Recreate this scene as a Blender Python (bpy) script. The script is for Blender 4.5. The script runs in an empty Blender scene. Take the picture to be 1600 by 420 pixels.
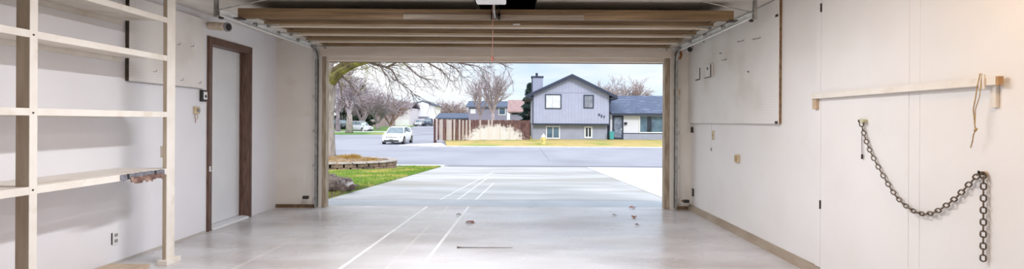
import bpy, bmesh, math, random
from mathutils import Vector, Matrix, Quaternion
random.seed(7)
C = bpy.context.scene.collection
PI = math.pi
F = 780.0; EYE = 1.27; CX = 812.0; CY = 190.0; ROLL = math.radians(0.30)

def at(px, py, Y):
    """a spot in the photo + its distance -> point in the place"""
    dx, dy = px - CX, py - CY
    c, s = math.cos(ROLL), math.sin(ROLL)
    x = dx * c - dy * s
    y = dy * c + dx * s
    return Vector((x * Y / F, Y, EYE - y * Y / F))

def atx(px, py, X):
    """same for a point on a plane of constant X (side walls)"""
    dx, dy = px - CX, py - CY
    y = dy + dx * math.sin(ROLL)
    Y = X * F / dx
    return Vector((X, Y, EYE - y * Y / F))

# ------------------------------------------------------------------ materials
MATS = {}
def srgb(r, g, b):
    f = lambda v: (v / 255 / 12.92) if v / 255 <= 0.04045 else ((v / 255 + 0.055) / 1.055) ** 2.4
    return (f(r), f(g), f(b), 1)

def mat(name, col, rough=0.6, col2=None, scale=8, bump=0.0, bscale=60, metal=0.0, stretch=(1, 1, 1),
        spec=0.5, lo=0.35, hi=0.65, detail=6, col3=None, scale3=1.5, lo3=0.5, hi3=0.7, emit=None, estr=1.0, r2=None):
    if name in MATS: return MATS[name]
    m = bpy.data.materials.new(name); m.use_nodes = True
    nt = m.node_tree; N = nt.nodes; L = nt.links
    b = N['Principled BSDF']
    b.inputs['Roughness'].default_value = rough
    b.inputs['Metallic'].default_value = metal
    b.inputs['Specular IOR Level'].default_value = spec
    tc = N.new('ShaderNodeTexCoord'); mp = N.new('ShaderNodeMapping'); mp.inputs['Scale'].default_value = stretch
    L.new(tc.outputs['Object'], mp.inputs['Vector'])
    def noise(sc, det=detail):
        n = N.new('ShaderNodeTexNoise'); n.inputs['Scale'].default_value = sc; n.inputs['Detail'].default_value = det
        L.new(mp.outputs['Vector'], n.inputs['Vector']); return n
    if col2 is None: col2 = tuple(min(1, c * 0.93) for c in col[:3]) + (1,)
    n = noise(scale); r = N.new('ShaderNodeValToRGB')
    r.color_ramp.elements[0].position = lo; r.color_ramp.elements[1].position = hi
    r.color_ramp.elements[0].color = col; r.color_ramp.elements[1].color = col2
    L.new(n.outputs['Fac'], r.inputs['Fac']); out = r.outputs['Color']
    if col3 is not None:
        n3 = noise(scale3); r3 = N.new('ShaderNodeValToRGB')
        r3.color_ramp.elements[0].position = lo3; r3.color_ramp.elements[1].position = hi3
        mx = N.new('ShaderNodeMix'); mx.data_type = 'RGBA'
        L.new(n3.outputs['Fac'], r3.inputs['Fac']); L.new(r3.outputs['Color'], mx.inputs['Factor'])
        L.new(out, mx.inputs['A']); mx.inputs['B'].default_value = col3; out = mx.outputs['Result']
    L.new(out, b.inputs['Base Color'])
    if bump:
        nb = noise(bscale, 4); bp = N.new('ShaderNodeBump'); bp.inputs['Strength'].default_value = bump
        bp.inputs['Distance'].default_value = 0.02
        L.new(nb.outputs['Fac'], bp.inputs['Height']); L.new(bp.outputs['Normal'], b.inputs['Normal'])
    if r2 is not None:
        nr = noise(scale3 * 1.7); mr = N.new('ShaderNodeMapRange')
        mr.inputs['From Min'].default_value = 0.35; mr.inputs['From Max'].default_value = 0.65
        mr.inputs['To Min'].default_value = rough; mr.inputs['To Max'].default_value = r2
        L.new(nr.outputs['Fac'], mr.inputs['Value']); L.new(mr.outputs['Result'], b.inputs['Roughness'])
    if emit is not None:
        b.inputs['Emission Color'].default_value = emit; b.inputs['Emission Strength'].default_value = estr
    MATS[name] = m
    return m

def stripes(m, specs, axis='X'):
    """thin lines that belong to the surface: specs = (x0, slope, half width, colour, ymin, ymax, strength)"""
    nt = m.node_tree; N = nt.nodes; L = nt.links; b = N['Principled BSDF']
    src = b.inputs['Base Color'].links[0].from_socket
    tc = N.new('ShaderNodeTexCoord'); sp = N.new('ShaderNodeSeparateXYZ'); L.new(tc.outputs['Object'], sp.inputs[0])
    ns = N.new('ShaderNodeTexNoise'); ns.inputs['Scale'].default_value = 7; L.new(tc.outputs['Object'], ns.inputs['Vector'])
    def M(op, a, c, d=None):
        n = N.new('ShaderNodeMath'); n.operation = op
        for i, v in enumerate([a, c] + ([d] if d is not None else [])):
            if isinstance(v, (int, float)): n.inputs[i].default_value = v
            else: L.new(v, n.inputs[i])
        return n.outputs[0]
    for (x0, sl, hw, col, y0, y1, st) in specs:
        d = M('ABSOLUTE', M('SUBTRACT', sp.outputs[0], M('MULTIPLY_ADD', sp.outputs[1], sl, x0)), 0)
        f = M('LESS_THAN', d, hw)
        f = M('MULTIPLY', f, M('GREATER_THAN', sp.outputs[1], y0)); f = M('MULTIPLY', f, M('LESS_THAN', sp.outputs[1], y1))
        f = M('MULTIPLY', f, M('MULTIPLY_ADD', ns.outputs['Fac'], st, st * .5))
        mx = N.new('ShaderNodeMix'); mx.data_type = 'RGBA'
        L.new(f, mx.inputs['Factor']); L.new(src, mx.inputs['A']); mx.inputs['B'].default_value = col
        src = mx.outputs['Result']
    L.new(src, b.inputs['Base Color'])

def pegdots(m, axis_h, axis_v, pitch=0.0254, rad=0.12):
    """the little holes of a pegboard"""
    nt = m.node_tree; N = nt.nodes; L = nt.links; b = N['Principled BSDF']
    src = b.inputs['Base Color'].links[0].from_socket
    tc = N.new('ShaderNodeTexCoord'); sp = N.new('ShaderNodeSeparateXYZ'); L.new(tc.outputs['Object'], sp.inputs[0])
    def M(op, a, c=0):
        n = N.new('ShaderNodeMath'); n.operation = op
        for i, v in enumerate([a, c]):
            if isinstance(v, (int, float)): n.inputs[i].default_value = v
            else: L.new(v, n.inputs[i])
        return n.outputs[0]
    def cell(s):
        return M('POWER', M('SUBTRACT', M('FRACT', M('DIVIDE', s, pitch)), 0.5), 2)
    d = M('ADD', cell(sp.outputs[axis_h]), cell(sp.outputs[axis_v]))
    f = M('MULTIPLY', M('LESS_THAN', d, rad * rad), 0.5)
    mx = N.new('ShaderNodeMix'); mx.data_type = 'RGBA'
    L.new(f, mx.inputs['Factor']); L.new(src, mx.inputs['A']); mx.inputs['B'].default_value = srgb(110, 100, 90)
    L.new(mx.outputs['Result'], b.inputs['Base Color'])

def grooves(m, axis, pitch, width, col, strength=1.0):
    nt = m.node_tree; N = nt.nodes; L = nt.links; b = N['Principled BSDF']
    src = b.inputs['Base Color'].links[0].from_socket
    tc = N.new('ShaderNodeTexCoord'); sp = N.new('ShaderNodeSeparateXYZ'); L.new(tc.outputs['Object'], sp.inputs[0])
    n1 = N.new('ShaderNodeMath'); n1.operation = 'DIVIDE'; L.new(sp.outputs[axis], n1.inputs[0]); n1.inputs[1].default_value = pitch
    n2 = N.new('ShaderNodeMath'); n2.operation = 'FRACT'; L.new(n1.outputs[0], n2.inputs[0])
    n3 = N.new('ShaderNodeMath'); n3.operation = 'LESS_THAN'; L.new(n2.outputs[0], n3.inputs[0]); n3.inputs[1].default_value = width
    n4 = N.new('ShaderNodeMath'); n4.operation = 'MULTIPLY'; L.new(n3.outputs[0], n4.inputs[0]); n4.inputs[1].default_value = strength
    mx = N.new('ShaderNodeMix'); mx.data_type = 'RGBA'
    L.new(n4.outputs[0], mx.inputs['Factor']); L.new(src, mx.inputs['A']); mx.inputs['B'].default_value = col
    L.new(mx.outputs['Result'], b.inputs['Base Color'])

WALL_L = mat('wall_paint_cool_light', srgb(240, 239, 243), .5, srgb(234, 232, 236), 1.2, .04, 140, col3=srgb(222, 217, 214), scale3=1.1, lo3=.6, hi3=.9)  # cooler light on the left wall is put into this paint colour
WALL_R = mat('wall_paint_warm_light', srgb(240, 237, 236), .5, srgb(234, 230, 227), 1.2, .04, 140, col3=srgb(222, 215, 208), scale3=1.1, lo3=.6, hi3=.9)  # warmer light on the right wall is put into this paint colour
FRONTW = mat('front_wall_paint', srgb(234, 229, 222), .6, srgb(226, 219, 210), 2, .05, 120, col3=srgb(204, 190, 172), scale3=2.2, lo3=.62, hi3=.9)
CEIL = mat('ceiling_paint', srgb(226, 222, 214), .8, srgb(212, 206, 196), 3, .25, 90)
POSTW = mat('shaded_tan_post', srgb(196, 182, 162), .65, srgb(178, 162, 142), 6, .06, 50, stretch=(4, 4, .5))  # tan tint helps paint the shade on the post sides
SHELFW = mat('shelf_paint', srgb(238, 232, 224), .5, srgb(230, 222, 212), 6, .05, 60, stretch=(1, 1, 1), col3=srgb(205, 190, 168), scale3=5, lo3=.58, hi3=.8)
PEG = mat('pegboard_paint', srgb(238, 235, 233), .5, srgb(232, 227, 223), 2, col3=srgb(220, 213, 206), scale3=2, lo3=.55, hi3=.8); pegdots(PEG, 1, 2)
RAWW = mat('raw_board_edge', srgb(150, 122, 92), .8, srgb(104, 80, 58), 20)
DARKW = mat('stained_brown_wood', srgb(120, 92, 80), .45, srgb(84, 60, 50), 10, .1, 60, stretch=(6, 6, .6))
DOORW = mat('painted_door_white', srgb(233, 233, 234), .4, srgb(226, 226, 228), 2)
PANELW = mat('garage_door_panel_wood', srgb(124, 100, 70), .6, srgb(92, 72, 48), 3, .08, 40, stretch=(.4, 9, 9), col3=srgb(118, 92, 66), scale3=2.5, lo3=.55, hi3=.8)
BRAIL = mat('garage_door_rail_bare', srgb(164, 140, 108), .6, srgb(126, 102, 74), 3, .05, 40, stretch=(.5, 8, 8))
RAILW = mat('garage_door_rail_wood', srgb(226, 212, 192), .55, srgb(204, 186, 162), 3, .05, 40, stretch=(.5, 8, 8))
STRUTW = mat('garage_door_strut_wood', srgb(136, 112, 82), .6, srgb(96, 74, 50), 3, .08, 40, stretch=(.5, 12, 12))
GREYW = mat('grey_weathered_board', srgb(142, 130, 116), .6, srgb(120, 106, 90), 4, stretch=(.6, 9, 9))
HEADW = mat('header_cream', srgb(234, 222, 208), .6, srgb(222, 208, 192), 3, stretch=(.5, 5, 5))
JAMBW = mat('jamb_weathered', srgb(188, 172, 152), .7, srgb(150, 132, 110), 9, .15, 50, stretch=(3, 3, .5))
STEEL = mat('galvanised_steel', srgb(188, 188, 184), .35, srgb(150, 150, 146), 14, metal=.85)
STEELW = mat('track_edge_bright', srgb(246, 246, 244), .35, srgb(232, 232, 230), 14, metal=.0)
DSTEEL = mat('dark_steel', srgb(70, 64, 58), .45, srgb(48, 42, 38), 18, metal=.7)
CHAINM = mat('chain_steel', srgb(132, 120, 108), .4, srgb(92, 76, 62), 60, metal=.6)
PLW = mat('white_plastic', srgb(238, 238, 238), .35)
PLG = mat('grey_plastic', srgb(150, 150, 150), .4)
PLD = mat('dark_plastic', srgb(44, 42, 42), .4)
BEIGE = mat('beige_plastic', srgb(214, 196, 164), .4, srgb(190, 168, 132), 30)
RUST = mat('rusty_metal', srgb(176, 118, 62), .7, srgb(128, 78, 38), 40)
REDP = mat('red_cord', srgb(150, 108, 92), .7, srgb(124, 84, 70), 30)
TWINE = mat('jute_twine', srgb(196, 168, 120), .9, srgb(160, 132, 88), 60)
TAPEG = mat('grey_blue_worn_vinyl', srgb(138, 138, 148), .6, srgb(104, 104, 112), 30, .2, 60)
TAPER = mat('reddish_brown_worn_vinyl', srgb(144, 112, 102), .7, srgb(98, 72, 64), 25, .3, 60, col3=srgb(176, 150, 132), scale3=20, lo3=.5, hi3=.65)
BASEW = mat('worn_sill_brown', srgb(172, 158, 142), .8, srgb(146, 128, 110), 5, .1, 40, stretch=(1, .35, 1))
DIRT = mat('dirty_sill', srgb(132, 108, 78), .85, srgb(84, 64, 44), 12, .3, 40)
LEAFM = mat('dry_leaf', srgb(190, 112, 62), .8, srgb(140, 74, 44), 40)
ROPE = mat('tube_cardboard', srgb(230, 216, 198), .8, srgb(206, 188, 166), 14, .3, 60)

FLOOR = mat('garage_concrete', srgb(212, 210, 212), .20, srgb(194, 190, 190), 1.6, .03, 30, spec=.9, stretch=(.6, 1.4, 1),
            col3=srgb(162, 152, 148), scale3=.9, lo3=.46, hi3=.76, r2=.36)
stripes(FLOOR, [(-1.76, .052, .017, srgb(240, 240, 240), 2, 7.45, .95), (-1.26, .027, .012, srgb(212, 209, 205), 2, 7.45, .6),
                (-.98, .030, .016, srgb(240, 240, 240), 2, 7.45, .9), (-2.56, .028, .015, srgb(226, 222, 218), 4.2, 5.4, .5)])
DRIVE = mat('driveway_concrete', srgb(196, 195, 197), .42, srgb(170, 169, 171), 1.3, .08, 40, spec=.5, stretch=(.4, 1.3, 1),
            col3=srgb(152, 147, 140), scale3=.45, lo3=.48, hi3=.72, r2=.65)
stripes(DRIVE, [(-1.76, .052, .016, srgb(236, 238, 240), 7.5, 17, .7), (-1.26, .027, .018, srgb(234, 236, 238), 7.5, 14, .7),
                (-.98, .030, .018, srgb(236, 238, 240), 7.5, 12, .7)])
PAD = mat('new_concrete', srgb(222, 222, 220), .6, srgb(212, 212, 210), 2, .05, 40)
APRON = mat('apron_concrete', srgb(176, 182, 190), .35, srgb(164, 170, 178), 2, .05, 40, spec=.5)
ASPH = mat('asphalt', srgb(162, 163, 175), .8, srgb(154, 155, 167), .5, .2, 30, col3=srgb(138, 139, 150), scale3=.12, lo3=.48, hi3=.7)
CURB = mat('curb_concrete', srgb(226, 224, 222), .8, srgb(206, 204, 202), 2)
LAWN = mat('lawn_soil_green', srgb(128, 146, 66), .9, srgb(96, 124, 42), 5, .4, 30, col3=srgb(178, 160, 96), scale3=.8, lo3=.5, hi3=.68)
FARLAWN = mat('winter_lawn', srgb(196, 172, 112), .95, srgb(176, 158, 92), 1.2, .3, 20, col3=srgb(132, 150, 62), scale3=.35, lo3=.52, hi3=.66)
GREENL = mat('green_lawn', srgb(112, 152, 82), .95, srgb(88, 130, 62), 1.0, .3, 20, col3=srgb(160, 168, 96), scale3=.2, lo3=.5, hi3=.66)
BLADE = mat('grass_blade', srgb(132, 164, 56), .7, srgb(96, 134, 34), 3, col3=srgb(188, 176, 96), scale3=.8, lo3=.5, hi3=.65)
BARK = mat('bark_grey_brown', srgb(120, 104, 100), .9, srgb(82, 68, 66), 12, .5, 20, stretch=(1, 1, .3))
BARKM = mat('mossy_bark', srgb(126, 116, 70), .9, srgb(92, 78, 62), 6, .5, 20, col3=srgb(150, 146, 62), scale3=2, lo3=.45, hi3=.6)
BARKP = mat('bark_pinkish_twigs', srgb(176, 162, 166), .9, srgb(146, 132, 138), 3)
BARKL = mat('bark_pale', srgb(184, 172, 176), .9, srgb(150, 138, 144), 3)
TRUNKL = mat('trunk_pale_bark', srgb(176, 166, 160), .9, srgb(138, 126, 120), 8, .5, 20, stretch=(1, 1, .3))
MULCH = mat('mulch', srgb(176, 150, 112), .95, srgb(124, 98, 74), 9, .6, 20, col3=srgb(110, 84, 60), scale3=3, lo3=.5, hi3=.7)
BLOCK = mat('planter_block', srgb(148, 126, 112), .85, srgb(100, 82, 74), 3, .5, 30, col3=srgb(92, 76, 66), scale3=1.5, lo3=.55, hi3=.7)
CAPM = mat('planter_cap', srgb(196, 186, 182), .8, srgb(160, 148, 144), 5, .3, 30)
ROCK = mat('landscape_rock', srgb(134, 118, 110), .85, srgb(84, 68, 62), 5, .6, 12, col3=srgb(196, 188, 186), scale3=6, lo3=.55, hi3=.7)
SOIL = mat('dark_soil', srgb(112, 84, 66), .95, srgb(70, 52, 42), 8, .6, 30)

# ------------------------------------------------------------------ mesh helpers
def new(name, bm, m, parent=None, smooth=False, bevel=0, seg=2):
    bmesh.ops.recalc_face_normals(bm, faces=bm.faces[:])
    me = bpy.data.meshes.new(name); bm.to_mesh(me); bm.free()
    me.materials.append(m)
    if smooth:
        for p in me.polygons: p.use_smooth = True
    o = bpy.data.objects.new(name, me); C.objects.link(o)
    if parent is not None: o.parent = parent
    if bevel:
        md = o.modifiers.new('bevel', 'BEVEL'); md.width = bevel; md.segments = seg; md.limit_method = 'ANGLE'
    return o

def tag(o, label=None, cat=None, group=None, kind=None):
    if label: o['label'] = label
    if cat: o['category'] = cat
    if group: o['group'] = group
    if kind: o['kind'] = kind
    return o

def thing(name, label, cat, loc=(0, 0, 0), rz=0, group=None):
    o = bpy.data.objects.new(name, None); C.objects.link(o)
    o.location = loc; o.rotation_euler = (0, 0, rz); o.empty_display_size = .1
    return tag(o, label, cat, group)

def struct(name, bm, m, parent=None, smooth=False, bevel=0, label=None):
    o = new(name, bm, m, parent, smooth, bevel)
    if parent is None: o['kind'] = 'structure'
    if label: o['label'] = label
    return o

def copy_tree(o, parent=None):
    c = o.copy(); C.objects.link(c)
    if parent is not None: c.parent = parent
    for ch in list(o.children): copy_tree(ch, c)
    return c

def box(bm, x0, x1, y0, y1, z0, z1, mtx=None):
    vs = [bm.verts.new(Vector(p)) for p in
          [(x0, y0, z0), (x1, y0, z0), (x1, y1, z0), (x0, y1, z0), (x0, y0, z1), (x1, y0, z1), (x1, y1, z1), (x0, y1, z1)]]
    if mtx:
        for v in vs: v.co = mtx @ v.co
    for f in [(0, 3, 2, 1), (4, 5, 6, 7), (0, 1, 5, 4), (1, 2, 6, 5), (2, 3, 7, 6), (3, 0, 4, 7)]:
        bm.faces.new([vs[i] for i in f])
    return vs

def B(*a, **k):
    bm = bmesh.new(); box(bm, *a, **k); return bm

def Bs(*boxes):
    bm = bmesh.new()
    for b in boxes: box(bm, *b)
    return bm

def tube(bm, pts, rad, n=8, cap=True):
    pts = [Vector(p) for p in pts]
    if not hasattr(rad, '__len__'): rad = [rad] * len(pts)
    rings = []; prev = None
    for i, p in enumerate(pts):
        t = (pts[min(i + 1, len(pts) - 1)] - pts[max(i - 1, 0)])
        if t.length < 1e-9: t = Vector((0, 0, 1))
        t.normalize()
        if prev is None:
            a = Vector((0, 0, 1)) if abs(t.z) < .9 else Vector((1, 0, 0))
            u = t.cross(a).normalized()
        else:
            u = (prev - t * prev.dot(t))
            u = u.normalized() if u.length > 1e-6 else t.orthogonal().normalized()
        prev = u; v = t.cross(u)
        rings.append([bm.verts.new(p + (u * math.cos(2 * PI * k / n) + v * math.sin(2 * PI * k / n)) * rad[i]) for k in range(n)])
    for a, b in zip(rings, rings[1:]):
        for k in range(n): bm.faces.new([a[k], a[(k + 1) % n], b[(k + 1) % n], b[k]])
    if cap and n > 2:
        bm.faces.new(rings[0][::-1]); bm.faces.new(rings[-1])
    return rings

def T(pts, rad, n=8):
    bm = bmesh.new(); tube(bm, pts, rad, n); return bm

def prism(bm, poly, axis, a0, a1):
    """extrude a 2-D outline along an axis (0 x, 1 y, 2 z)"""
    def P(u, v, w):
        return Vector({0: (w, u, v), 1: (u, w, v), 2: (u, v, w)}[axis])
    A = [bm.verts.new(P(u, v, a0)) for u, v in poly]; Bv = [bm.verts.new(P(u, v, a1)) for u, v in poly]
    n = len(poly)
    bm.faces.new(A); bm.faces.new(Bv[::-1])
    for i in range(n): bm.faces.new([A[i], Bv[i], Bv[(i + 1) % n], A[(i + 1) % n]])

def Pm(poly, axis, a0, a1):
    bm = bmesh.new(); prism(bm, poly, axis, a0, a1); return bm

# ground shape
def gz(x, y):
    if y <= 7.5: return 0.0
    if y < 20.6: return -0.6 * (y - 7.5) / 13.1
    if y < 60: return -0.6
    if y < 120: return -0.6 + .77 * (y - 60) / 60
    return .17 + (y - 120) * .004

def quad_patch(c00, c10, c11, c01, nx, ny, dz=0.0, thick=0.25, zf=gz):
    """slab following the ground; corners in plan"""
    bm = bmesh.new(); top = []; bot = []
    for j in range(ny + 1):
        v = j / ny; rt = []; rb = []
        for i in range(nx + 1):
            u = i / nx
            x = (c00[0] * (1 - u) + c10[0] * u) * (1 - v) + (c01[0] * (1 - u) + c11[0] * u) * v
            y = (c00[1] * (1 - u) + c10[1] * u) * (1 - v) + (c01[1] * (1 - u) + c11[1] * u) * v
            z = zf(x, y) + dz
            rt.append(bm.verts.new((x, y, z))); rb.append(bm.verts.new((x, y, z - thick)))
        top.append(rt); bot.append(rb)
    for j in range(ny):
        for i in range(nx):
            bm.faces.new([top[j][i], top[j][i + 1], top[j + 1][i + 1], top[j + 1][i]])
            bm.faces.new([bot[j][i], bot[j + 1][i], bot[j + 1][i + 1], bot[j][i + 1]])
    for i in range(nx):
        bm.faces.new([top[0][i], bot[0][i], bot[0][i + 1], top[0][i + 1]])
        bm.faces.new([top[ny][i], top[ny][i + 1], bot[ny][i + 1], bot[ny][i]])
    for j in range(ny):
        bm.faces.new([top[j][0], top[j + 1][0], bot[j + 1][0], bot[j][0]])
        bm.faces.new([top[j][nx], bot[j][nx], bot[j + 1][nx], top[j + 1][nx]])
    return bm

# =================================================================== GARAGE SHELL
XL, XR, YF, YB, H = -3.56, 2.51, 7.31, -1.2, 2.47
OL, OR = -2.843, 2.127          # clear opening
WL, WR = -2.90, 2.20          # rough opening behind the jambs
struct('floor', B(XL - .15, XR + .15, YB - .15, 7.47, -.15, 0), FLOOR)
# left wall with the doorway
DY0, DY1, DH = 5.74, 6.55, 2.165
struct('wall_left', Bs((XL - .14, XL, YB - .15, DY0, 0, H), (XL - .14, XL, DY1, 7.46, 0, H), (XL - .14, XL, DY0, DY1, DH, H)), WALL_L)
struct('wall_right', Bs((XR, XR + .14, YB - .15, 7.46, 0, H)), WALL_R)
struct('wall_back', B(XL, XR, YB - .15, YB, 0, H), WALL_L)
struct('wall_front', Bs((XL, WL, YF, 7.46, 0, H), (WR, XR, YF, 7.46, 0, H), (WL, WR, YF, 7.46, 2.21, H)), FRONTW)
# ceiling with a dark boxed opening above the overhead door
hx0, hx1, hy0, hy1 = -.46, .165, 4.85, 6.6
struct('ceiling', Bs((XL - .14, XR + .14, YB - .15, hy0, H, H + .1), (XL - .14, XR + .14, hy1, 7.46, H, H + .1),
                     (XL - .14, hx0, hy0, hy1, H, H + .1), (hx1, XR + .14, hy0, hy1, H, H + .1)), CEIL)
DARKBOX = mat('dark_ceiling_box', srgb(46, 38, 32), .9, srgb(28, 24, 20), 6)
struct('trim_1', Bs((hx0 - .02, hx0, hy0, hy1, H + .1, H + .8), (hx1, hx1 + .02, hy0, hy1, H + .1, H + .8), (hx0, hx1, hy0 - .02, hy0, H + .1, H + .8),
                    (hx0, hx1, hy1, hy1 + .02, H + .1, H + .8), (hx0, hx1, hy0, hy1, H + .8, H + .82)), DARKBOX, label='dark boxed opening in the ceiling above the raised garage door')
# side jambs, header boards
struct('trim_2', B(WL, OL, YF + .01, 7.44, 0, 2.21), JAMBW, bevel=.004, label='weathered side jamb of the garage opening by the tree')
struct('trim_3', B(OR, WR, YF + .01, 7.44, 0, 2.21), JAMBW, bevel=.004, label='weathered side jamb of the garage opening on the house side')
struct('trim_4', Bs((OL, OR, YF + .03, 7.44, 2.152, 2.21)), HEADW, bevel=.004, label='cream head jamb across the top of the opening')
struct('trim_5', B(WL - .02, WR + .02, YF - .025, YF - .002, 2.215, 2.40), HEADW, bevel=.003, label='cream header board above the opening')
struct('trim_6', Bs((OL, OR, 7.445, 7.465, 2.14, 2.17)), mat('weatherstrip', srgb(150, 132, 116), .8), label='brown weatherstrip along the head jamb')
# sills / base along walls
struct('baseboard_right', Pm([(XR - .05, 0), (XR - .0005, 0), (XR - .0005, .075), (XR - .02, .07)], 1, 4.12, YF - .0005), BASEW)
struct('baseboard_front_left', B(XL + .0005, WL - .1, YF - .025, YF - .0005, 0, .045), DIRT)
struct('baseboard_front_right', B(WR + .1, XR - .05, YF - .025, YF - .0005, 0, .045), DIRT)
struct('baseboard_left', B(XL + .0005, XL + .006, YB, DY0 - .07, 0, .02), mat('sill_grey_paint', srgb(196, 190, 184), .8))  # thin, slightly darker strip along the foot of the left wall
struct('trim_7', Pm([(XR - .05, 0), (XR - .0005, 0), (XR - .0005, .055), (XR - .03, .05)], 1, 3.86, 4.115),
       mat('bare_wood_block', srgb(206, 180, 152), .8, srgb(170, 130, 100), 9), label='bare wood end of the sill beside the flush door')
# wall sheets on the right wall (seams between them show)
# flush hinged door on right wall
d2 = struct('door_2', B(XR - .028, XR - .003, 3.185, 4.115, .06, H - .004), WALL_R, bevel=.003, label='flush white cupboard door with small hinges behind the chain')
for zz in (atx(1288, 316, 2.48).z, atx(1290, 4, 2.48).z):
    hb = bmesh.new(); tube(hb, [(XR - .031, 4.119, zz - .035), (XR - .031, 4.119, zz + .035)], .004, 10)
    box(hb, XR - .0305, XR - .0285, 4.105, 4.114, zz - .035, zz + .035)
    struct('hinge', hb, DSTEEL, d2, label='dark steel butt hinge')
struct('trim_8', B(XR - .027, XR - .0005, 4.119, 4.19, .08, H - .001), WALL_R, bevel=.002, label='white casing strip beside the flush cupboard door')
struct('trim_9', B(XR - .027, XR - .0005, 3.0985, 3.184, .0, H - .001), WALL_R, bevel=.002, label='white casing strip on the latch side of the cupboard door')
struct('trim_10', B(XR - .026, XR - .0005, 2.1, 3.0975, .0, H - .001), WALL_R, label='white wall sheet nearest the warm lamp')

# ------------------------------------------------------------------ entry door, left wall
d1 = bpy.data.objects.new('door_1', None); C.objects.link(d1); d1.location = (XL, DY0, 0); d1['kind'] = 'structure'
d1['label'] = 'white slab door in dark brown casing on the left wall'
def loc(bm, o):
    m = Matrix.Translation(-Vector(o.location)); bmesh.ops.transform(bm, matrix=m, verts=bm.verts[:]); return bm
cs = bmesh.new()
prism(cs, [(XL + .0008, 0), (XL + .016, 0), (XL + .012, DH + .06), (XL + .0008, DH + .06)], 1, DY0 - .062, DY0) if False else None
for (a, b_) in ((DY0 - .065, DY0), (DY1, DY1 + .065)):
    box(cs, XL + .0008, XL + .014, a, b_, 0, DH + .065); box(cs, XL + .014, XL + .02, a + .012, b_ - .02, 0, DH + .045)
box(cs, XL + .0008, XL + .014, DY0, DY1, DH, DH + .065); box(cs, XL + .014, XL + .02, DY0 - .02, DY1 + .02, DH + .02, DH + .045)
struct('casing', loc(cs, d1), DARKW, d1)
jb = Bs((XL - .14, XL + .012, DY0 + .0005, DY0 + .02, 0, DH), (XL - .14, XL + .012, DY1 - .02, DY1 - .0005, 0, DH), (XL - .14, XL + .012, DY0 + .02, DY1 - .02, DH - .02, DH - .0005),
        (XL - .10, XL - .085, DY1 - .032, DY1 - .02, 0, DH - .02), (XL - .10, XL - .085, DY0 + .02, DY0 + .032, 0, DH - .02))
struct('jamb', loc(jb, d1), DARKW, d1)
sl = struct('slab', loc(B(XL - .139, XL - .102, DY0 + .021, DY1 - .021, .035, DH - .022), d1), DOORW, d1, bevel=.002)
struct('threshold', loc(Pm([(XL - .14, .0), (XL + .03, .0), (XL + .02, .018), (XL - .04, .03), (XL - .14, .03)], 1, DY0 + .021, DY1 - .021), d1),
       mat('threshold_white', srgb(230, 230, 232), .35), d1)
kb = bmesh.new()
p = atx(322, 270, XL + .03)
for z_ in (p.z,):
    tube(kb, [(XL + .012, DY0 - .03, z_ - .03), (XL + .05, DY0 - .03, z_ - .02), (XL + .055, DY0 - .02, z_ + .03)], .006, 8)
    box(kb, XL + .0205, XL + .024, DY0 - .045, DY0 - .018, z_ - .03, z_ + .03)
struct('latch_hook', loc(kb, d1), PLW, d1, label='white latch hook on the casing')
struct('wall_behind_door', B(XL - .19, XL - .15, DY0 - .3, DY1 + .3, 0, H), WALL_L) if False else None

# ------------------------------------------------------------------ pegboard left (behind the shelves)
t = thing('pegboard', 'white pegboard hung on the left wall behind the shelf post', 'pegboard', (XL, 4.5, 1.62))
new('board', B(.035, .042, 0, 1.06, 0, .77), PEG, t)
fr = Bs((0.0008, .034, .0, .03, .0, .77), (0.0008, .034, 1.03, 1.06, 0, .77), (0.0008, .034, .03, 1.03, .0, .02), (0.0008, .034, .03, 1.03, .75, .77))
new('spacer_frame', fr, mat('dark_spacer', srgb(84, 76, 62), .8, srgb(56, 52, 42), 12), t, bevel=.001)
for (px, py) in ((226, 8), (248, 10), (240, 118), (277, 75), (298, 78), (282, 131), (310, 135)):
    q = atx(px, py, XL + .045) - Vector((XL, 4.5, 1.62))
    if q.z < .76 and q.z > .01:
        hk = T([(.0425, q.y, q.z), (.07, q.y, q.z), (.074, q.y, q.z + .02)], .0022, 6)
        new('hook', hk, DSTEEL, t)

# pegboard right wall 4x8
t = thing('pegboard', 'large white pegboard sheet with wire hooks on upper right wall', 'pegboard', (XR, 4.78, 1.262))
new('board', B(-.036, -.028, 0, 2.52, 0, 1.2), PEG, t)
new('spacer_frame', Bs((-.027, -.0008, .004, .03, .0, 1.2), (-.027, -.0008, .03, 2.52, .0, .02), (-.027, -.0008, .03, 2.52, 1.17, 1.2)), RAWW, t)
for (px, py, L_) in ((1152, 62, .16), (1176, 58, .16), (1124, 80, .05), (1127, 91, .14), (1168, 108, .03), (1098, 62, .05)):
    q = atx(px, py, XR - .045) - Vector((XR, 4.78, 1.262))
    new('hook', T([(-.0365, q.y, q.z), (-.05, q.y, q.z + .003), (-.055, q.y - L_ * .5, q.z - .005), (-.05, q.y - L_, q.z - .012), (-.052, q.y - L_ - .01, q.z)], .0028, 6), DSTEEL, t)
for (px, py) in ((1217, 18), (1219, 187)):
    q = atx(px, py, XR - .045) - Vector((XR, 4.78, 1.262))
    new('mounting_clip', B(-.044, -.0365, .004, .05, q.z - .012, q.z + .012), DSTEEL, t, bevel=.002)

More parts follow.
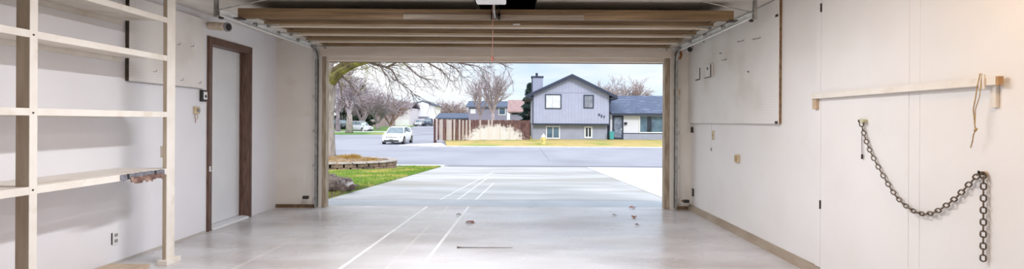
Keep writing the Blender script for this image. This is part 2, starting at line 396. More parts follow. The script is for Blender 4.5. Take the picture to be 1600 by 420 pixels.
# ------------------------------------------------------------------ shelf unit along left wall
XS = -3.09
t = thing('shelf_unit', 'cream painted wooden shelving built from floor posts along left wall', 'shelf', (XS, 3.18, 0))
def sh(bm): return loc(bm, t)
p_ = new('post', sh(B(XS - .089, XS - .005, 3.148, 3.198, .0, H - .002)), POSTW, t, bevel=.002); new('lit_edge', sh(B(XS - .0049, XS, 3.147, 3.1985, .0, H - .002)), SHELFW, p_)  # cream strip paints the lit front face against the shaded tan sides
p_ = new('post', sh(B(XS - .038, XS - .005, 4.375, 4.475, .045, H - .002)), POSTW, t, bevel=.002); new('lit_edge', sh(B(XS - .0049, XS, 4.3745, 4.4755, .045, H - .002)), SHELFW, p_)
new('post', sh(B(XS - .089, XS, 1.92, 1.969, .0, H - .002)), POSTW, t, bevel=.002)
new('wooden_foot', sh(B(XS - .06, XS + .03, 4.34, 4.52, 0, .045)), SHELFW, t, bevel=.003)
rows = [(2.118, .047), (1.785, .047), (1.293, .047), (.793, .050)]
for k, (z0, hh) in enumerate(rows):
    ends = [(1.97, 3.147), (3.199, 4.374)]
    for (a, b_) in ends:
        new('front_rail', sh(B(XS - .02, XS, a, b_, z0, z0 + hh)), SHELFW, t, bevel=.0015)
    new('shelf_board', sh(B(XL + .002, XS - .021, 1.93, 3.147, z0 + hh - .013, z0 + hh - .001)), SHELFW, t)
    new('shelf_board', sh(B(XL + .002, XS - .0385, 3.199, 4.45, z0 + hh - .013, z0 + hh - .001)), SHELFW, t)
    new('wall_cleat', sh(B(XL + .001, XL + .02, 1.93, 4.45, z0 - .005, z0 + hh - .014)), SHELFW, t)
new('bottom_board', sh(B(XL + .03, XS - .09, 2.2, 4.3, .002, .03)), mat('floor_board_tan', srgb(206, 186, 164), .7, srgb(176, 156, 134), 5), t)
q = at(259, 243, 4.37)
new('wood_block', sh(B(XS - .068, XS - .0385, 4.385, 4.42, q.z - .05, q.z + .05)), SHELFW, t, bevel=.002)
for zz in (1.805, .82, 1.31):
    s_ = bmesh.new(); tube(s_, [(XS + .0005, 3.17, zz), (XS + .003, 3.17, zz)], .006, 10); new('screw_head', sh(s_), DSTEEL, t)
# worn vinyl strips hanging off the front edge
def ragged(y0, y1, ztop, zbot, seed, x=XS + .0015, n=22, th=.003):
    r = random.Random(seed); bm = bmesh.new(); prev = None
    for i in range(n + 1):
        y = y0 + (y1 - y0) * i / n
        za = ztop + r.uniform(-.003, .003); zb = zbot + r.uniform(-.012, .012)
        ring = [bm.verts.new((x, y, za)), bm.verts.new((x + th, y, za)), bm.verts.new((x + th + r.uniform(0, .006), y, zb)), bm.verts.new((x + r.uniform(0, .002), y, zb))]
        if prev:
            for k in range(4): bm.faces.new([prev[k], prev[(k + 1) % 4], ring[(k + 1) % 4], ring[k]])
        else: bm.faces.new(ring)
        prev = ring
    bm.faces.new(prev[::-1]); return bm
ya, yb_ = 3.862, 4.34
sv = ragged(ya, yb_, .842, .800, 3)
o = tag(new('vinyl_strip', sv, TAPEG), 'torn grey vinyl strip with dark patches stuck along lowest shelf edge', 'strip')
new('reddish_patch', ragged(ya + .09, yb_ - .03, .808, .765, 5, x=XS + .012), TAPER, o, label=None) if False else None
pt = new('reddish_patch', ragged(ya + .09, yb_ - .03, .812, .765, 5, x=XS + .012), TAPER, o); pt['label'] = 'reddish brown torn lower edge'
for yy in (ya + .065, yb_ - .12):
    new('black_patch', B(XS + .008, XS + .012, yy, yy + .016, .80, .842), PLD, o)

# ------------------------------------------------------------------ small things on the left wall
def outlet(name, label, X, y, z, side, wd=.07, ht=.115, m=PLW, cat='outlet', kind='outlet'):
    """side = +1 wall on the left (faces +x), -1 wall on the right"""
    t = thing(name, label, cat, (X, y, z))
    s = side
    new('cover_plate', B(min(0.0006 * s, .007 * s), max(.0006 * s, .007 * s), -wd / 2, wd / 2, -ht / 2, ht / 2), m, t, bevel=.002)
    if kind == 'outlet':
        for dz in (-.025, .025):
            new('socket', B(min(.0075 * s, .010 * s), max(.0075 * s, .010 * s), -.017, .017, dz - .014, dz + .014), PLG, t, bevel=.002)
    elif kind == 'switch':
        new('toggle', B(min(.0075 * s, .02 * s), max(.0075 * s, .02 * s), -.005, .005, -.012, .012), m, t, bevel=.002)
        for dz in (-.03, .03): new('screw', B(min(.0075 * s, .009 * s), max(.0075 * s, .009 * s), -.003, .003, dz - .003, dz + .003), PLG, t)
    return t
q = atx(181, 378, XL)
t = outlet('wall_outlet', 'white duplex outlet low on the left wall under the shelves', XL, q.y, q.z, 1)
new('metal_box', B(-.0, .0055, -.044, -.037, -.05, .05), DSTEEL, t)
q = atx(317, 155, XL)
t = thing('door_opener_button', 'dark and white wall button box beside the brown door casing', 'switch', (XL, q.y - .02, q.z))
new('housing', B(.0008, .035, -.045, .035, -.065, .065), PLD, t, bevel=.004)
new('white_face', B(.0355, .042, -.03, .033, -.04, .045), PLW, t, bevel=.003)
new('button', B(.0425, .048, -.012, .015, -.02, .01), PLD, t, bevel=.002)
q = atx(306, 179, XL)
t = thing('thermostat', 'small beige wall control with loose wires left of the door', 'thermostat', (XL, q.y, q.z))
new('housing', B(.0008, .03, -.05, .03, -.03, .05), BEIGE, t, bevel=.005)
new('dial', T([(.0305, -.005, .01), (.042, -.005, .01)], .02, 18), PLG, t)
new('wire', T([(.01, -.03, -.03), (.015, -.035, -.07), (.012, -.02, -.1), (.015, -.03, -.13)], .003, 6), RUST, t)
new('wire', T([(.01, .0, -.03), (.02, .01, -.06), (.014, .0, -.09)], .003, 6), TWINE, t)
# tube-shaped light above the door
t = thing('wall_tube', 'short beige cylinder with dark open end above the entry door', 'tube')
p0 = Vector((XL + .001, 5.70, 2.30)); p1 = Vector((-3.30, 5.64, 2.265))
q0, q1 = at(322, 45, 5.70), at(353, 47, 5.64)
p0 = Vector((XL + .002, 5.70, q0.z)); p1 = Vector((q1.x, 5.64, q1.z))
t.location = p0
d = p1 - p0
cyl = bmesh.new(); rr = tube(cyl, [(0, 0, 0), d * .2, d * .22, d * .9, d], [.044, .044, .047, .047, .049], 24)
new('body', cyl, ROPE, t, smooth=False)
cyl = T([d * 1.0 + d.normalized() * .001, d * 1.09], [.054, .05], 24); new('dark_rim', cyl, PLG, t)
new('lens', T([d * 1.091, d * 1.10], [.04, .036], 24), PLD, t)

# ------------------------------------------------------------------ right wall things
q = atx(1115, 208, XR)
t = outlet('light_switch', 'cream light switch plate under the pegboard on the right wall', XR, q.y, q.z, -1, .075, .12, BEIGE, 'light switch', 'switch')
new('conduit_stub', B(-.012, -.0008, -.06, -.05, -.05, .05), PLW, t)
q = atx(1154, 244, XR)
t = thing('wall_sensor', 'small tan square box on the right wall below the pegboard', 'sensor box', (XR, q.y, q.z))
new('housing', B(-.03, -.0008, -.045, .045, -.045, .045), BEIGE, t, bevel=.006)
new('cover', B(-.036, -.0305, -.03, .03, -.03, .03), mat('tan_cover', srgb(182, 152, 112), .5), t, bevel=.003)
q = atx(1112, 230, XR)
t = thing('cable_clip', 'tiny grey cable clip below the cream switch on the right wall', 'clip', (XR, q.y, q.z))
new('clip_body', B(-.01, -.0008, -.012, .012, -.02, .02), PLG, t, bevel=.002)
new('cable', T([(-.005, 0, .021), (-.005, .005, .16), (-.005, 0, .33)], .0025, 6), PLW, t)
q = atx(1082, 200, XR - .02)
t = thing('corner_bracket', 'small dark bracket in the right front corner at pegboard height', 'bracket', (XR - .001, 7.24, q.z))
new('plate', B(-.02, 0, -.03, .03, -.04, .04), DSTEEL, t, bevel=.003)
new('bolt', T([(-.021, 0, 0), (-.03, 0, 0)], .008, 6), STEEL, t)
q = atx(1083, 298, XR - .02)
t = thing('wall_outlet', 'dark outlet low in the right front corner', 'outlet', (XR - .001, 7.2, q.z))
new('cover_plate', B(-.014, 0, -.03, .03, -.055, .055), PLD, t, bevel=.003)
new('socket', B(-.018, -.0145, -.014, .014, .005, .035), PLG, t); new('socket', B(-.018, -.0145, -.014, .014, -.035, -.005), PLG, t)
# little wall box with wire bracket on pegboard
q = atx(1110, 108, XR - .04)
t = thing('junction_box', 'small white box with dark window on the pegboard corner', 'box', (XR - .037, q.y, q.z))
new('housing', B(-.03, 0, -.08, .11, -.075, .085), PEG, t, bevel=.003)
new('dark_window', B(-.034, -.0305, .02, .055, .02, .055), PLD, t)
new('wire_bracket', T([(-.036, -.085, .08), (-.036, -.085, -.08), (-.036, .12, -.08)], .006, 6), DSTEEL, t)
q = atx(1093, 113, XR - .04)
t = thing('shelf_bracket', 'thin dark angle bracket beside the white box on the pegboard', 'bracket', (XR - .037, q.y, q.z))
new('upright', B(-.006, 0, -.006, .006, -.07, .09), DSTEEL, t); new('arm', B(-.006, 0, .0065, .16, -.076, -.062), DSTEEL, t)
# camera like sensor on the corner
q = at(1076, 75, 7.2)
t = thing('motion_sensor', 'round dark lens sensor on a white arm by the right track', 'sensor', (XR - .037, 7.2, q.z))
new('arm', T([(-.001, 0, .0), (-.05, -.01, 0)], .022, 14), PLW, t)
new('body', T([(-.045, .045, 0), (-.045, -.06, -.005)], [.034, .04], 20), PLW, t)
new('lens', T([(-.045, -.0605, -.005), (-.045, -.075, -.006)], [.036, .03], 20), PLD, t)
# rusty disc + beige plate on front wall
q = at(1057, 83, YF - .01)
t = thing('rusty_cover', 'rust brown round cover on the front wall by the right track', 'cover', (q.x + .02, YF - .001, q.z))
c_ = bmesh.new(); tube(c_, [(0, 0, 0), (0, -.012, 0), (0, -.02, 0)], [.055, .055, .04], 24); bmesh.ops.scale(c_, vec=(1, 1, 1.35), verts=c_.verts[:])
new('disc', c_, RUST, t); new('bolt', T([(0, -.0205, 0), (0, -.028, 0)], .01, 6), DSTEEL, t)
q = at(1057, 142, YF - .01)
t = thing('blank_plate', 'small beige square plate on the front wall below rusty cover', 'plate', (q.x, YF - .001, q.z))
new('plate_body', B(-.05, .05, -.008, 0, -.05, .05), BEIGE, t, bevel=.003)
for s in (-1, 1): new('screw', T([(.03 * s, -.0082, 0), (.03 * s, -.011, 0)], .005, 8), PLG, t)
# left front wall: small blank access cover
q = at(480, 176, YF - .01)
t = thing('blank_plate', 'small painted cover plate on the front wall left of the opening', 'plate', (q.x, YF - .001, q.z))
new('plate_body', B(-.07, .07, -.006, 0, -.09, .09), FRONTW, t, bevel=.002)
for s in (-1, 1): new('screw', T([(.0, -.0062, .06 * s), (.0, -.009, .06 * s)], .005, 8), PLG, t)

# ------------------------------------------------------------------ wooden bar with cleats and twine
t = thing('wall_bar', 'long white wooden hanging bar on cleats across the right wall', 'wooden bar', (2.45, 3.36, 1.49))
zb = 1.472
bar = new('bar', loc(B(2.44, 2.464, 2.56, 4.19, zb, zb + .042), t), SHELFW, t, bevel=.002)
new('bare_wood_end', loc(B(2.4385, 2.466, 2.545, 2.5595, zb - .001, zb + .043), t), mat('bare_end_grain', srgb(196, 160, 118), .8, srgb(176, 138, 98), 20), t)
new('cleat', loc(B(2.455, XR - .028, 4.14, 4.19, zb - .085, zb + .03), t), mat('cleat_tan', srgb(214, 190, 160), .7, srgb(190, 164, 134), 8), t, bevel=.002)
new('cleat', loc(B(2.4645, XR - .0265, 2.585, 2.615, zb - .115, zb + .045), t), SHELFW, t, bevel=.002)
new('end_cap_strip', loc(B(2.431, 2.4395, 2.615, 2.645, zb - .02, zb + .06), t), SHELFW, t, bevel=.002)
twp = [(2.425, 2.63, zb + .065), (2.392, 2.64, zb - .0), (2.388, 2.645, zb - .06), (2.39, 2.66, zb - .12), (2.40, 2.663, zb - .2), (2.402, 2.66, zb - .235), (2.4, 2.67, zb - .26), (2.41, 2.685, zb - .29), (2.408, 2.695, zb - .33)]
twp = [(p[0] + .027 if i else p[0], p[1], p[2]) for i, p in enumerate(twp)]
tw = bmesh.new(); tube(tw, twp, .0028, 6); tube(tw, [(p[0] + .01, p[1] - .012 * math.sin(i), p[2]) for i, p in enumerate(twp[:5])], .0022, 6)
tube(tw, [(2.427, 2.652, zb - .225), (2.429, 2.664, zb - .24)], .006, 8)
tag(new('twine', tw, TWINE), 'thin frayed jute twine dangling from the near end of the bar', 'string')

# ------------------------------------------------------------------ chain
t = thing('chain', 'dark steel chain draped between two hooks on the right wall', 'chain', (2.47, 3.05, .7))
XC = 2.462
def link_bm(L_=.0435, W=.030, r=.0040):
    bm = bmesh.new(); hl = (L_ - W) / 2; rad = W / 2 - r; pts = []
    for k in range(7): a = -PI / 2 + PI * k / 6; pts.append((hl + rad * math.cos(a), rad * math.sin(a)))
    for k in range(7): a = PI / 2 + PI * k / 6; pts.append((-hl + rad * math.cos(a), rad * math.sin(a)))
    rings = []; n = len(pts)
    for i in range(n):
        p = Vector((pts[i][0], pts[i][1], 0)); tt = Vector((pts[(i + 1) % n][0] - pts[i - 1][0], pts[(i + 1) % n][1] - pts[i - 1][1], 0)).normalized()
        u = Vector((tt.y, -tt.x, 0)); rings.append([bm.verts.new(p + u * r * math.cos(2 * PI * k / 8) + Vector((0, 0, 1)) * r * math.sin(2 * PI * k / 8)) for k in range(8)])
    for i in range(n):
        a, b_ = rings[i], rings[(i + 1) % n]
        for k in range(8): bm.faces.new([a[k], a[(k + 1) % 8], b_[(k + 1) % 8], b_[k]])
    return bm
y1, z1, y2, z2, zm = 3.60, 1.275, 2.668, 1.0, .705
ctrl = [(3.603, 1.280), (3.56, 1.175), (3.492, 1.056), (3.322, .853), (3.211, .763), (3.082, .7197), (2.963, .744), (2.832, .839), (2.751, .922), (2.678, 1.0)]
path = []
for i in range(len(ctrl) - 1):
    p0_, p1_, p2_, p3_ = ctrl[max(i - 1, 0)], ctrl[i], ctrl[i + 1], ctrl[min(i + 2, len(ctrl) - 1)]
    for k in range(40):
        u = k / 40
        f_ = lambda j: .5 * (2 * p1_[j] + (p2_[j] - p0_[j]) * u + (2 * p0_[j] - 5 * p1_[j] + 4 * p2_[j] - p3_[j]) * u * u + (-p0_[j] + 3 * p1_[j] - 3 * p2_[j] + p3_[j]) * u ** 3)
        path.append(Vector((XC, f_(0), f_(1))))
for i in range(1, 12):
    a = PI * .15 + (PI * .85) * i / 12
    path.append(Vector((XC - .004, y2 - .012 + .0 - .012 * (i / 12), z2 + .012 * math.sin(PI * i / 12))))
for i in range(200): path.append(Vector((XC, y2 - .020, z2 - (z2 - .515) * i / 199)))
pitch = .0312; acc = 0; pts = [path[0]]
for a, b_ in zip(path, path[1:]):
    acc += (b_ - a).length
    if acc >= pitch: pts.append(b_); acc = 0
lk0 = None
for i, (a, b_) in enumerate(zip(pts, pts[1:])):
    c = (a + b_) / 2; tx = (b_ - a).normalized()
    n0 = Vector((-c.x, -c.y, 0)).normalized(); n0 = (n0 - tx * n0.dot(tx)).normalized()
    if i % 2: n0 = tx.cross(n0)
    yv = n0.cross(tx)
    R = Matrix((tx, yv, n0)).transposed().to_4x4()
    if lk0 is None: lk0 = new('link', link_bm(), CHAINM, t, smooth=True); lk = lk0
    else: lk = lk0.copy(); C.objects.link(lk)
    lk.matrix_local = Matrix.Translation(c - Vector(t.location)) @ R
def wall_hook(label, y, z):
    h = thing('wall_hook', label, 'hook', (XR, y, z))
    new('shank', T([(-.03, 0, 0), (-.058, 0, -.004), (-.066, 0, .004), (-.064, 0, .016)], .005, 8), DSTEEL, h)
    new('base_plate', T([(-.0285, 0, 0), (-.0335, 0, 0)], .014, 14), BEIGE, h)
    return h
h1 = wall_hook('dark steel hook holding the far upper end of the chain', y1 + .0, z1 + .006)
h2 = wall_hook('dark steel hook at the near bend of the chain', y2 - .01, z2 + .006)
q = atx(1354, 183, XR - .03)
t = thing('wall_peg', 'short pale wooden peg beside the upper chain hook', 'peg', (XR - .028, q.y, q.z))
new('peg_body', T([(0, 0, 0), (-.03, 0, 0), (-.04, 0, 0)], [.012, .012, .018], 12), mat('pale_green_peg', srgb(206, 202, 170), .6), t)
t = thing('wire_loop', 'thin wire with small weight hanging beside the upper chain end', 'wire', (XR - .04, 3.60, 1.25))
new('wire', T([(0, 0, 0), (.002, .005, -.1), (0, .0, -.2)], .002, 6), DSTEEL, t)
new('weight', T([(0, 0, -.201), (0, 0, -.235)], .006, 8), DSTEEL, t)
q = atx(1423, 351, XR - .012)
t = thing('door_pull', 'small rusty spring hanging on the right wall below the chain', 'spring', (XR - .018, q.y, q.z))
sp_ = [(0 + .006 * math.cos(a), .006 * math.sin(a), .035 - .07 * a / (14 * PI)) for a in [i * PI / 5 for i in range(71)]]
new('coil', T(sp_, .0018, 5), RUST, t); new('end_eye', T([(0, 0, .036), (0, 0, .05), (.012, 0, .052)], .002, 6), DSTEEL, t)
t.name = 'coil_spring'

# =================================================================== OVERHEAD DOOR
t = thing('overhead_door', 'raised wooden sectional garage door lying under the ceiling', 'garage door', (-.34, 6.0, 2.3))
DX0, DX1 = -2.79, 2.11
Ys = [4.97, 5.50, 6.03, 6.56, 7.09]
zp = 2.355
def dd(bm): return loc(bm, t)
for i in range(4):
    a, b_ = Ys[i], Ys[i + 1]
    sec = new('section', dd(B(DX0, DX1, a + .003, b_ - .003, zp, zp + .03)), PANELW, t)
    new('rail', dd(B(DX0 + .005, DX1 - .005, a + .004, a + .06, zp - .050, zp - .0005)), RAILW, sec) if i else None
    new('rail', dd(B(DX0 + .005, DX1 - .005, b_ - .07, b_ - .004, zp - .034, zp - .0005)), BRAIL, sec)
    for s in range(2):
        xx = DX0 + .02 + (DX1 - DX0 - .10) * s
        new('stile', dd(B(xx, xx + .06, a + .061, b_ - .071, zp - .012, zp - .0005)), PANELW, sec)
    for xx, s in ((DX0 - .0, 1), (DX1, -1)):
        hb = Bs((min(xx, xx + .16 * s), max(xx, xx + .16 * s), b_ - .07, b_ - .004, zp - .0395, zp - .0345),
                (min(xx + .02 * s, xx + .05 * s), max(xx + .02 * s, xx + .05 * s), b_ - .05, b_ - .02, zp - .07, zp - .04))
        new('end_hinge', dd(hb), STEEL, t, bevel=.002)
        yr = b_ - .03
        new('roller', dd(T([(xx + .03 * s, yr, zp - .034), (xx - .10 * s, yr, zp - .034), (xx - .10 * s, yr, zp - .034), (xx - .13 * s, yr, zp - .034)], [.006, .006, .022, .022], 14)), STEEL, t)
st = new('strut', dd(B(DX0, DX1, 4.93, 4.966, zp - .075, zp + .022)), STRUTW, t, bevel=.002)
st2 = new('reinforcing_board', dd(B(at(628, 30, 4.9).x, at(911, 30, 4.9).x, 4.905, 4.929, zp - .082, zp - .035)), GREYW, t, bevel=.002)
for xx, s in ((DX0, 1), (DX1, -1)):
    new('top_bracket', dd(Bs((min(xx, xx + .12 * s), max(xx, xx + .12 * s), 4.99, 5.06, zp - .06, zp - .045), (min(xx - .03 * s, xx + .05 * s), max(xx - .03 * s, xx + .05 * s), 4.90, 5.0, zp - .085, zp - .0755))), DSTEEL, t, bevel=.002)
new('lift_bracket', dd(Bs((-.285, -.265, 4.86, 4.904, zp - .095, zp - .0), (-.215, -.195, 4.86, 4.904, zp - .095, zp - .0), (-.285, -.195, 4.86, 4.875, zp - .06, zp - .03))), DSTEEL, t)
new('inside_label', dd(B(at(800, 38, 5.46).x, at(811, 38, 5.46).x, 5.415, 5.424, zp - .036, zp - .022)), PLW, t)
new('bottom_seal', dd(B(DX0, DX1, 7.092, 7.105, zp - .03, zp + .03)), PLD, t)

# =================================================================== TRACKS
def track(name, label, X, s):
    """C channel: s=+1 opens to the right"""
    t = thing(name, label, 'garage door track', (X, YF, 0))
    def U(w, d): return [(-.02, -.028), (.012, -.028), (.012, -.024), (-.016, -.024), (-.016, .024), (.012, .024), (.012, .028), (-.02, .028)]
    prof = [(a * s, b) for a, b in U(0, 0)]
    path = [(7.255, 0.02), (7.255, 1.0), (7.255, 2.12)]
    Rr = .19
    for k in range(1, 9):
        a = PI / 2 * k / 8; path.append((7.255 - Rr + Rr * math.cos(a), 2.13 + Rr * math.sin(a)))
    ze = 2.13 + Rr
    def sweep(pp):
        bm = bmesh.new(); rings = []
        for i, (y, z) in enumerate(pp):
            y0_, z0_ = pp[max(i - 1, 0)]; y1_, z1_ = pp[min(i + 1, len(pp) - 1)]
            ty, tz = y1_ - y0_, z1_ - z0_; l = math.hypot(ty, tz); ty /= l; tz /= l
            rings.append([bm.verts.new((a, y - YF - b * tz, z + b * ty)) for a, b in prof])
        n = len(prof)
        for a, b_ in zip(rings, rings[1:]):
            for k in range(n): bm.faces.new([a[k], a[(k + 1) % n], b_[(k + 1) % n], b_[k]])
        bm.faces.new(rings[0]); bm.faces.new(rings[-1][::-1]); return bm
    new('vertical_track', sweep(path[:3]), STEEL, t)
    new('curved_track', sweep([(7.255, 2.121)] + path[3:]), STEEL, t)
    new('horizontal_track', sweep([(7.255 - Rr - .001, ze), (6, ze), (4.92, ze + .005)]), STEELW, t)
    w = -.022 * s
    for z in (.12, .62, 1.12, 1.62):
        new('wall_bracket', Bs((min(w, w - .03 * s), max(w, w - .03 * s), -.075, -.003, z - .02, z + .02), (min(w, w - .045 * s), max(w, w - .045 * s), -.0045, -.001, z - .03, z + .03)), STEEL, t, bevel=.001)
    new('angle_iron', Bs((min(w, w - .003 * s), max(w, w - .003 * s), -.04, -.001, .1, 2.3), (min(w - .004 * s, w - .035 * s), max(w - .004 * s, w - .035 * s), -.004, -.0005, .1, 2.3)), STEEL, t)
    zz = H - .002
    new('rear_hanger', Bs((min(w, w - .004 * s), max(w, w - .004 * s), 4.88 - YF, 4.915 - YF, ze - .04, zz), (min(w - .0045 * s, w - .03 * s), max(w - .0045 * s, w - .03 * s), 4.88 - YF, 4.884 - YF, ze - .04, zz)), STEEL, t)
    new('sway_brace', T([(w - .006 * s, 4.90 - YF, ze + .03), (w + .5 * s, 4.90 - YF, zz - .01)], .006, 6), STEEL, t)
    new('pulley', T([(w - .01 * s, 4.98 - YF, ze - .0), (w - .03 * s, 4.98 - YF, ze - .0)], .045, 18), DSTEEL, t)
    new('lift_cable', T([(w - .012 * s, -.075, .1), (w - .012 * s, -.075, 2.2), (w - .012 * s, -.12, ze - .06)], .003, 6), STEELW, t)
    return t
track('door_track', 'galvanised track left of the opening curving up to the ceiling', -2.945, 1)
track('door_track', 'galvanised track right of the opening curving up to the ceiling', 2.265, -1)
for (lab, px, s) in (('dark safety photo sensor low on the left door track', 490, 1), ('dark safety photo sensor low on the right door track', 1056, -1)):
    q = at(px, 311, 7.2)
    X = -3.075 if s > 0 else 2.385
    t = thing('photo_sensor', lab, 'sensor', (X, 7.17, q.z))
    new('bracket', Bs((-.05, .05, .02, .0235, -.008, .008)), DSTEEL, t)
    new('housing', B(-.03, .05, -.03, .019, -.022, .022), PLD, t, bevel=.004)
    new('lens', T([(0.0505 * 1, -.005, 0), (.055, -.005, 0)] if s > 0 else [(-.0305, -.005, 0), (-.035, -.005, 0)], .01, 12), RUST, t)
    new('cable', T([(0, .021, .022), (0, .1, .1), (0, .13, .6)], .003, 6), PLW, t)

# opener unit, hanging from the ceiling in front of the raised door
t = thing('garage_door_opener', 'white opener motor unit hanging from ceiling with its rail', 'garage door opener', (-.245, 4.05, 2.262))
new('housing', B(-.125, .125, -.2, .2, 0, .16), PLW, t, bevel=.012, seg=3)
new('light_cover', B(-.11, .11, -.245, -.201, .02, .14), mat('frosted_cover', srgb(235, 235, 230), .3), t, bevel=.01)
new('rail', B(-.02, .02, .201, 3.2, .175, .205), STEEL, t)
new('trolley', B(-.03, .03, .42, .56, .145, .1745), DSTEEL, t, bevel=.003)
for s in (-1, 1):
    new('hanger_strap', B(s * .1 - .012, s * .1 + .012, -.002, .002, .161, .206), STEEL, t)
new('door_arm', T([(0.005, .47, .144), (.0, .62, .05), (.0, .80, .02)], .010, 8), STEEL, t)
t = thing('release_cord', 'thin reddish emergency release cord hanging under the opener rail', 'cord', (-.252, 4.56, 2.405))
new('cord', T([(0, 0, -.01), (.002, .0, -.2), (0, .0, -.54)], .0032, 6), REDP, t)
hb = bmesh.new(); tube(hb, [(-.0, 0, -.543), (.0, 0, -.552), (.0, 0, -.58)], [.006, .014, .012], 12); new('pull_handle', hb, mat('red_plastic', srgb(150, 84, 72), .5), t)

# ceiling lamps behind the camera
BULB = mat('lamp_glass', srgb(255, 244, 220), .3, emit=(1, .92, .8, 1), estr=6)
def ceiling_bulb(x, y, label):
    t = thing('ceiling_lamp', label, 'ceiling lamp', (x, y, H))
    new('holder', T([(0, 0, -.001), (0, 0, -.03), (0, 0, -.05)], [.055, .05, .03], 20), PLW, t)
    b = bmesh.new(); bmesh.ops.create_uvsphere(b, u_segments=16, v_segments=12, radius=.035)
    bmesh.ops.translate(b, vec=(0, 0, -.09), verts=b.verts[:]); new('bulb', b, BULB, t, smooth=True)
def light(name, kind, loc_, energy, col, size=.5, rot=(0, 0, 0), size_y=None, angle=None):
    d = bpy.data.lights.new(name, kind); d.energy = energy; d.color = col
    if kind == 'AREA':
        d.size = size
        if size_y: d.shape = 'RECTANGLE'; d.size_y = size_y
    elif kind == 'SUN': d.angle = size
    else: d.shadow_soft_size = size
    o = bpy.data.objects.new(name, d); C.objects.link(o); o.location = loc_; o.rotation_euler = rot; return o
ceiling_bulb(1.85, 1.85, 'bare warm ceiling bulb near the right wall')
light('warm_bulb_light', 'POINT', (1.85, 1.85, H - .22), 17, (1, .66, .33), .10)
# unseen tube fixtures added as fill light for the interior
for i, (x, y) in enumerate(((-1.15, 3.6), (.75, 3.6))):
    t = thing('fill_fixture', ['added tube fill light on the ceiling nearer the shelves', 'added tube fill light on the ceiling nearer the chain wall', 'added tube fill light on the ceiling behind the camera'][i], 'ceiling lamp', (x, y, H))
    new('housing', B(-.07, .07, -.6, .6, -.05, -.001), PLW, t, bevel=.005)
    new('fill_tube', T([(0, -.58, -.07), (0, .58, -.07)], .016, 12), BULB, t)
    light('fill_light', 'AREA', (x, y, H - .1), (68, 32)[i], (.97, .97, 1), .14, size_y=1.15)

# floor litter
def leaf(px, py, r, rz, label, m=LEAFM, Y=None):
    q = at(px, py, 1.0); d = Vector((q.x, 1, q.z - EYE)); k = -EYE / d.z
    x, y = d.x * k, k
    bm = bmesh.new(); n = 9; rows_ = []
    for i in range(n):
        u = i / (n - 1); w = r * .38 * math.sin(PI * (u * .9 + .05)) * (1 + .25 * math.sin(u * 17)); h = .012 * math.sin(u * PI) + .004 * math.sin(u * 12)
        rows_.append([bm.verts.new((u * r - r / 2, w, h + .008 + .002)), bm.verts.new((u * r - r / 2, 0, h + .002)), bm.verts.new((u * r - r / 2, -w, h + .006 + .002))])
    for a, b_ in zip(rows_, rows_[1:]):
        for j in range(2): bm.faces.new([a[j], a[j + 1], b_[j + 1], b_[j]])
    o = new('dry_leaf', bm, m, smooth=True); md = o.modifiers.new('thick', 'SOLIDIFY'); md.thickness = .0015
    o.location = (x, y, .001); o.rotation_euler = (0, 0, rz)
    tag(o, label, 'leaf')
    st_ = T([(r / 2 - .002, 0, .006), (r / 2 + .03, .006, .012)], .0015, 5); new('stalk', st_, RAWW, o)
    return o
leaf(736, 349, .12, -.5, 'curled red brown leaf on the garage floor near the middle', mat('red_leaf', srgb(170, 108, 92), .8, srgb(120, 66, 52), 40))
leaf(989, 323, .09, .3, 'orange leaf lying on the slab edge at the opening', LEAFM)
leaf(992, 338, .085, 1.2, 'orange brown leaf just inside the slab edge', LEAFM)
leaf(997, 350, .04, .2, 'tiny dark leaf below the two orange leaves', mat('dark_leaf', srgb(110, 90, 100), .8))
leaf(961, 335, .05, .1, 'small pale grey leaf left of the orange leaves', mat('grey_leaf', srgb(170, 160, 150), .8))
leaf(718, 337, .06, .1, 'small dark scrap near the two white floor lines', mat('scrap', srgb(140, 130, 124), .8))
q = at(716, 388, 1.0); k = -EYE / (q.z - EYE); xa, ya_ = q.x * k, k
q = at(803, 388, 1.0); k2 = -EYE / (q.z - EYE); xb = q.x * k2
sb = bmesh.new(); tube(sb, [(0, 0, .006), (.04, .004, .005), (.2, .0, .005), (xb - xa, .006, .004)], [.010, .004, .003, .002], 7)
o = tag(new('thin_stick', sb, mat('stick_dark', srgb(96, 88, 86), .8), None), 'thin dark stick lying on the garage floor', 'stick'); o.location = (xa, ya_, 0)

# =================================================================== OUTSIDE GROUND
struct('driveway', quad_patch((-3.2, 8.35), (2.5, 8.35), (2.75, 20.6), (-3.2, 20.6), 4, 12), DRIVE)
struct('driveway_apron', quad_patch((-3.9, 7.475), (3.4, 7.475), (3.4, 8.33), (-3.9, 8.33), 2, 2), APRON)
struct('side_pad', quad_patch((2.515, 8.35), (9, 8.35), (7.5, 20.4), (2.77, 20.6), 3, 12, dz=.005), PAD)
struct('side_yard', quad_patch((9.05, 7.6), (30, 7.6), (30, 20.6), (7.7, 20.6), 3, 8, dz=.01), LAWN)
struct('front_lawn', quad_patch((-30, 7.6), (-3.215, 8.34), (-3.215, 20.5), (-30, 20.5), 8, 12, dz=.02), LAWN)
struct('street', quad_patch((-160, 20.61), (90, 20.61), (90, 60), (-160, 60), 20, 6, thick=.5), ASPH)
struct('ground_far', quad_patch((-260, 60.01), (160, 60.01), (260, 330), (-360, 330), 20, 24, thick=.5), ASPH)
def zlawn(x, y): return -.55 + .19 * min(1, max(0, (y - 37) / 10)) if y < 80 else gz(x, y)
FE = [(-5.4, 37.0), (70, 37.0), (70, 110), (-17.5, 110)]
def zf2(x, y): return max(-.57 + .21 * min(1, max(0, (y - 37) / 10)), gz(x, y) + .03)
struct('house_lawn', quad_patch(*FE, 10, 24, zf=zf2, thick=.4), FARLAWN)
struct('curb_far', quad_patch((-6.4, 36.55), (70, 36.55), (70, 36.98), (-5.4, 36.98), 8, 1, dz=.06, thick=.3), CURB)
